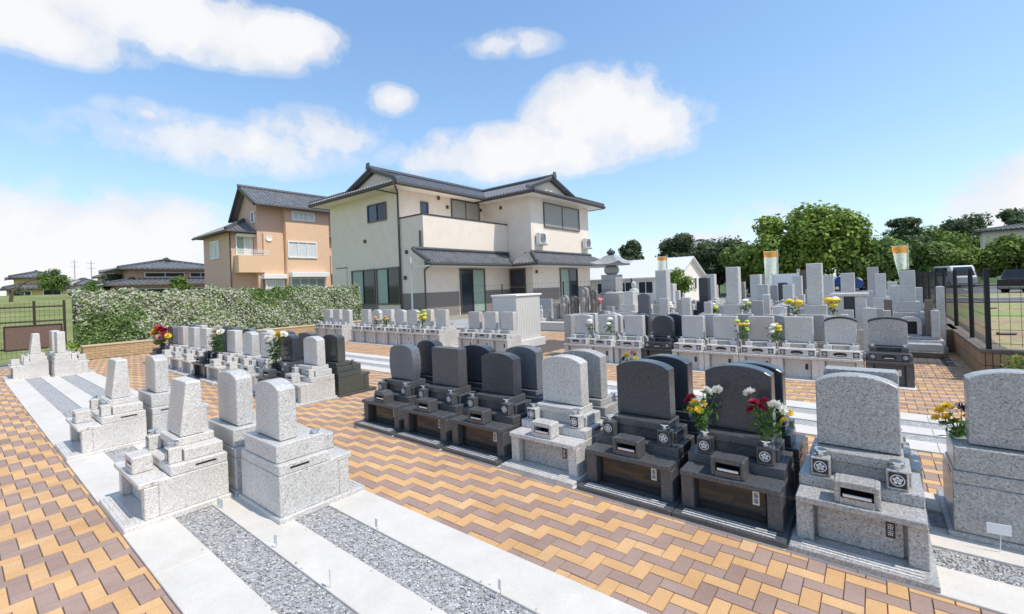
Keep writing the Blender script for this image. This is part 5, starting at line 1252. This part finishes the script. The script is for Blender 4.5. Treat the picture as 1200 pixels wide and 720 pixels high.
tree('broadleaf_tree','largest bright green bamboo like tree in the centre right background',-4.9,46,0,4.6,3.4,7.7,2.4,26000,.19,'leaf_bright',34,.34,.3,seed=3)
tree('broadleaf_tree','green tree joined to the left flank of the largest tree',-9.2,48,0,2.6,2.4,5.2,1.6,9000,.17,'leaf_mid',16,.38,.2,seed=4)
tree('broadleaf_tree','olive bushy tree low at the right flank of the largest tree',-.6,47,0,2.4,2.2,4.8,1.4,8000,.16,'leaf_mid',16,.38,.2,seed=5)
tree('broadleaf_tree','dark green tree behind the white hall gable',-13.3,52,0,3.6,3,6.3,1.6,11000,.19,'leaf_dark',22,.34,.25,seed=6)
tree('broadleaf_tree','dark round tree left of centre rising above the white hall roof',-17.6,54,0,3.0,3,6.9,1.8,11000,.19,'leaf_dark',20,.34,.25,seed=7)
tree('broadleaf_tree','dark tree between the hall gable and the largest tree',-10.6,54,0,2.6,2.6,5.6,1.4,8000,.19,'leaf_dark',16,.36,.2,seed=8)
tree('conical_tree','dark conical tree right of the cream house behind the pagoda',-23.4,53,0,2.4,2.4,8.2,2.4,9000,.17,'leaf_dark',18,.34,.2,shape='cone',seed=9)
tree('pine_tree','layered dark pine above the bushes at the right',3.2,76,0,3.4,3.4,9.0,4.6,11000,.17,'leaf_dark',34,.24,.2,shape='layer',seed=10)
tree('broadleaf_tree','grey green tree behind, between the largest tree and the pine',-.2,58,0,2.6,2.2,5.4,1.6,6500,.16,'leaf_grey',15,.36,.2,seed=11)
for i,(x,y,rx,h,m,lb) in enumerate([(1.5,66.0,2.4,4.9,'leaf_mid','mid green bush left of the right banner'),(3.8,63.5,2.4,5.4,'leaf_mid','mid green bush right of the right banner'),
  (6.6,66.0,2.9,5.4,'leaf_bright','bright green bush above the white van'),(10.4,66.0,2.9,5.0,'leaf_bright','bright green bush right of the white van'),(14.0,64.8,2.8,4.9,'leaf_olive','reddish olive bush below the hillside house'),
  (17.3,63.5,2.9,4.9,'leaf_grey','grey green bush at the right edge of the photo'),(12.2,59.7,2.0,3.3,'leaf_olive','low brownish bush over the dark car'),(21.6,63.5,3.3,5.2,'leaf_mid','green bush outside the right end of the row')]):
    tree('bush',lb,x,y,0,rx,2.2,h,1.0,8000,.16,m,16,.38,.1,group='bushes along the car park',seed=20+i)
for i,(x,y,rx,h,m,lb) in enumerate([(13.0,98,6,10.8,'leaf_dark','dark hilltop tree behind the hillside house, left one'),(21,100,9,13.0,'leaf_dark','dark hilltop tree behind the hillside house, right one'),(7.5,96,6,8.6,'leaf_mid','mid green tree on the slope between the pine and the hillside house'),(1.0,92,7,7.8,'leaf_grey','grey green tree far behind the right banner'),(28,104,8,11,'leaf_dark','dark hilltop tree beyond the right edge'),(-28,70,5,5,'leaf_dark','low dark tree behind the white hall')]):
    tree('broadleaf_tree',lb,x,y,0,rx,3,h,1.5,9000,.24,m,16,.36,.2,seed=40+i)
for i,(x,y,z,rx,h,zc,m,lb,shp) in enumerate([(-62,6.3,2.2,1.35,3.0,1.3,'leaf_mid','rounded garden tree before the yellow house','round'),(-60,3.9,2.4,.5,.9,.4,'leaf_grey','small shrub left of the leaning trunk','round'),
  (-58,10.1,2.0,1.1,2.9,1.3,'leaf_grey','layered grey garden pine before the small brown house','layer'),(-57,8.9,2.0,1.0,1.9,.6,'leaf_mid','low green garden tree left of the layered pine','round'),(-56.5,9.9,2.0,.9,1.8,.5,'leaf_olive','yellowish shrub below the layered pine','round'),
  (-40,10.8,1.0,.6,2.9,.8,'leaf_mid','small slender tree in front of the grey roofed house','round'),(-52,7.4,1.9,1.4,1.2,.3,'leaf_mid','low wide shrub behind the left end of the hedge','round')]):
    tree('garden_tree',lb,x,y,z,rx,rx,h,zc,2600,.085,m,12,.38,.07,group='garden trees beyond the field',shape=shp,seed=60+i)
tree('garden_tree','small light green tree in front of the white hall roof',-6.9,20.5,0,.55,.5,2.5,1.2,1600,.06,'leaf_bright',10,.4,.04,group='garden trees beyond the field',seed=91)
t=thing('leaning_trunk',(-50,2.9,1.9),0,'bare leaning tree trunk on the grass at the far left','tree')
b=MB(); b.tube((0,0,-.2),(.0,.1,.7),.12,.10,'bark',8); b.tube((0,.1,.7),(0,.7,1.4),.10,.07,'bark',8); b.tube((0,.7,1.4),(0,1.9,2.1),.07,.03,'bark',6); b.build('trunk',t)
# hillside under the right house
def hill(name,x0,x1,y0,y1,h,m):
    n=24; V=[];F=[]
    for j in range(n+1):
        for i in range(n+1):
            u,v=i/n,j/n; V.append((x0+(x1-x0)*u,y0+(y1-y0)*v,-.05+h*math.sin(PI*u)**.7*math.sin(PI*v)**.7*(1+.06*math.sin(u*20)*math.cos(v*17))))
    for j in range(n):
        for i in range(n): k=j*(n+1)+i; F.append((k,k+1,k+n+2,k+n+1))
    link(name,npmesh(name,np.array(V),np.array(F),None,[m]),kind='structure')
hill('hill',0,70,72,130,5.0,'hill_green')
hill('hill',-75,-8,56,120,3.2,'hill_green')
hill('hill',-140,-95,-30,60,3.0,'hill_green')
bpy.context.view_layer.update()

def upole(label,x,y,z,h):
    t=thing('utility_pole',(x,y,z),0,label,'pole','utility poles'); b=MB(); b.tube((0,0,0),(0,0,h),.07,.05,'stone_grey',8); b.build('mast',t)
    for k,zz in enumerate((h-.4,h-1.1)):
        b=MB(); b.box(-.03,.03,-.45,.45,zz,zz+.05,'stone_grey',.01); b.build('crossarm',t)
upole('thin grey utility pole behind the left end of the hedge',-85,12.6,2.3,5.2)
upole('thin grey utility pole above the low white far left house',-95,12.2,2.3,6.0)
bpy.context.view_layer.update()
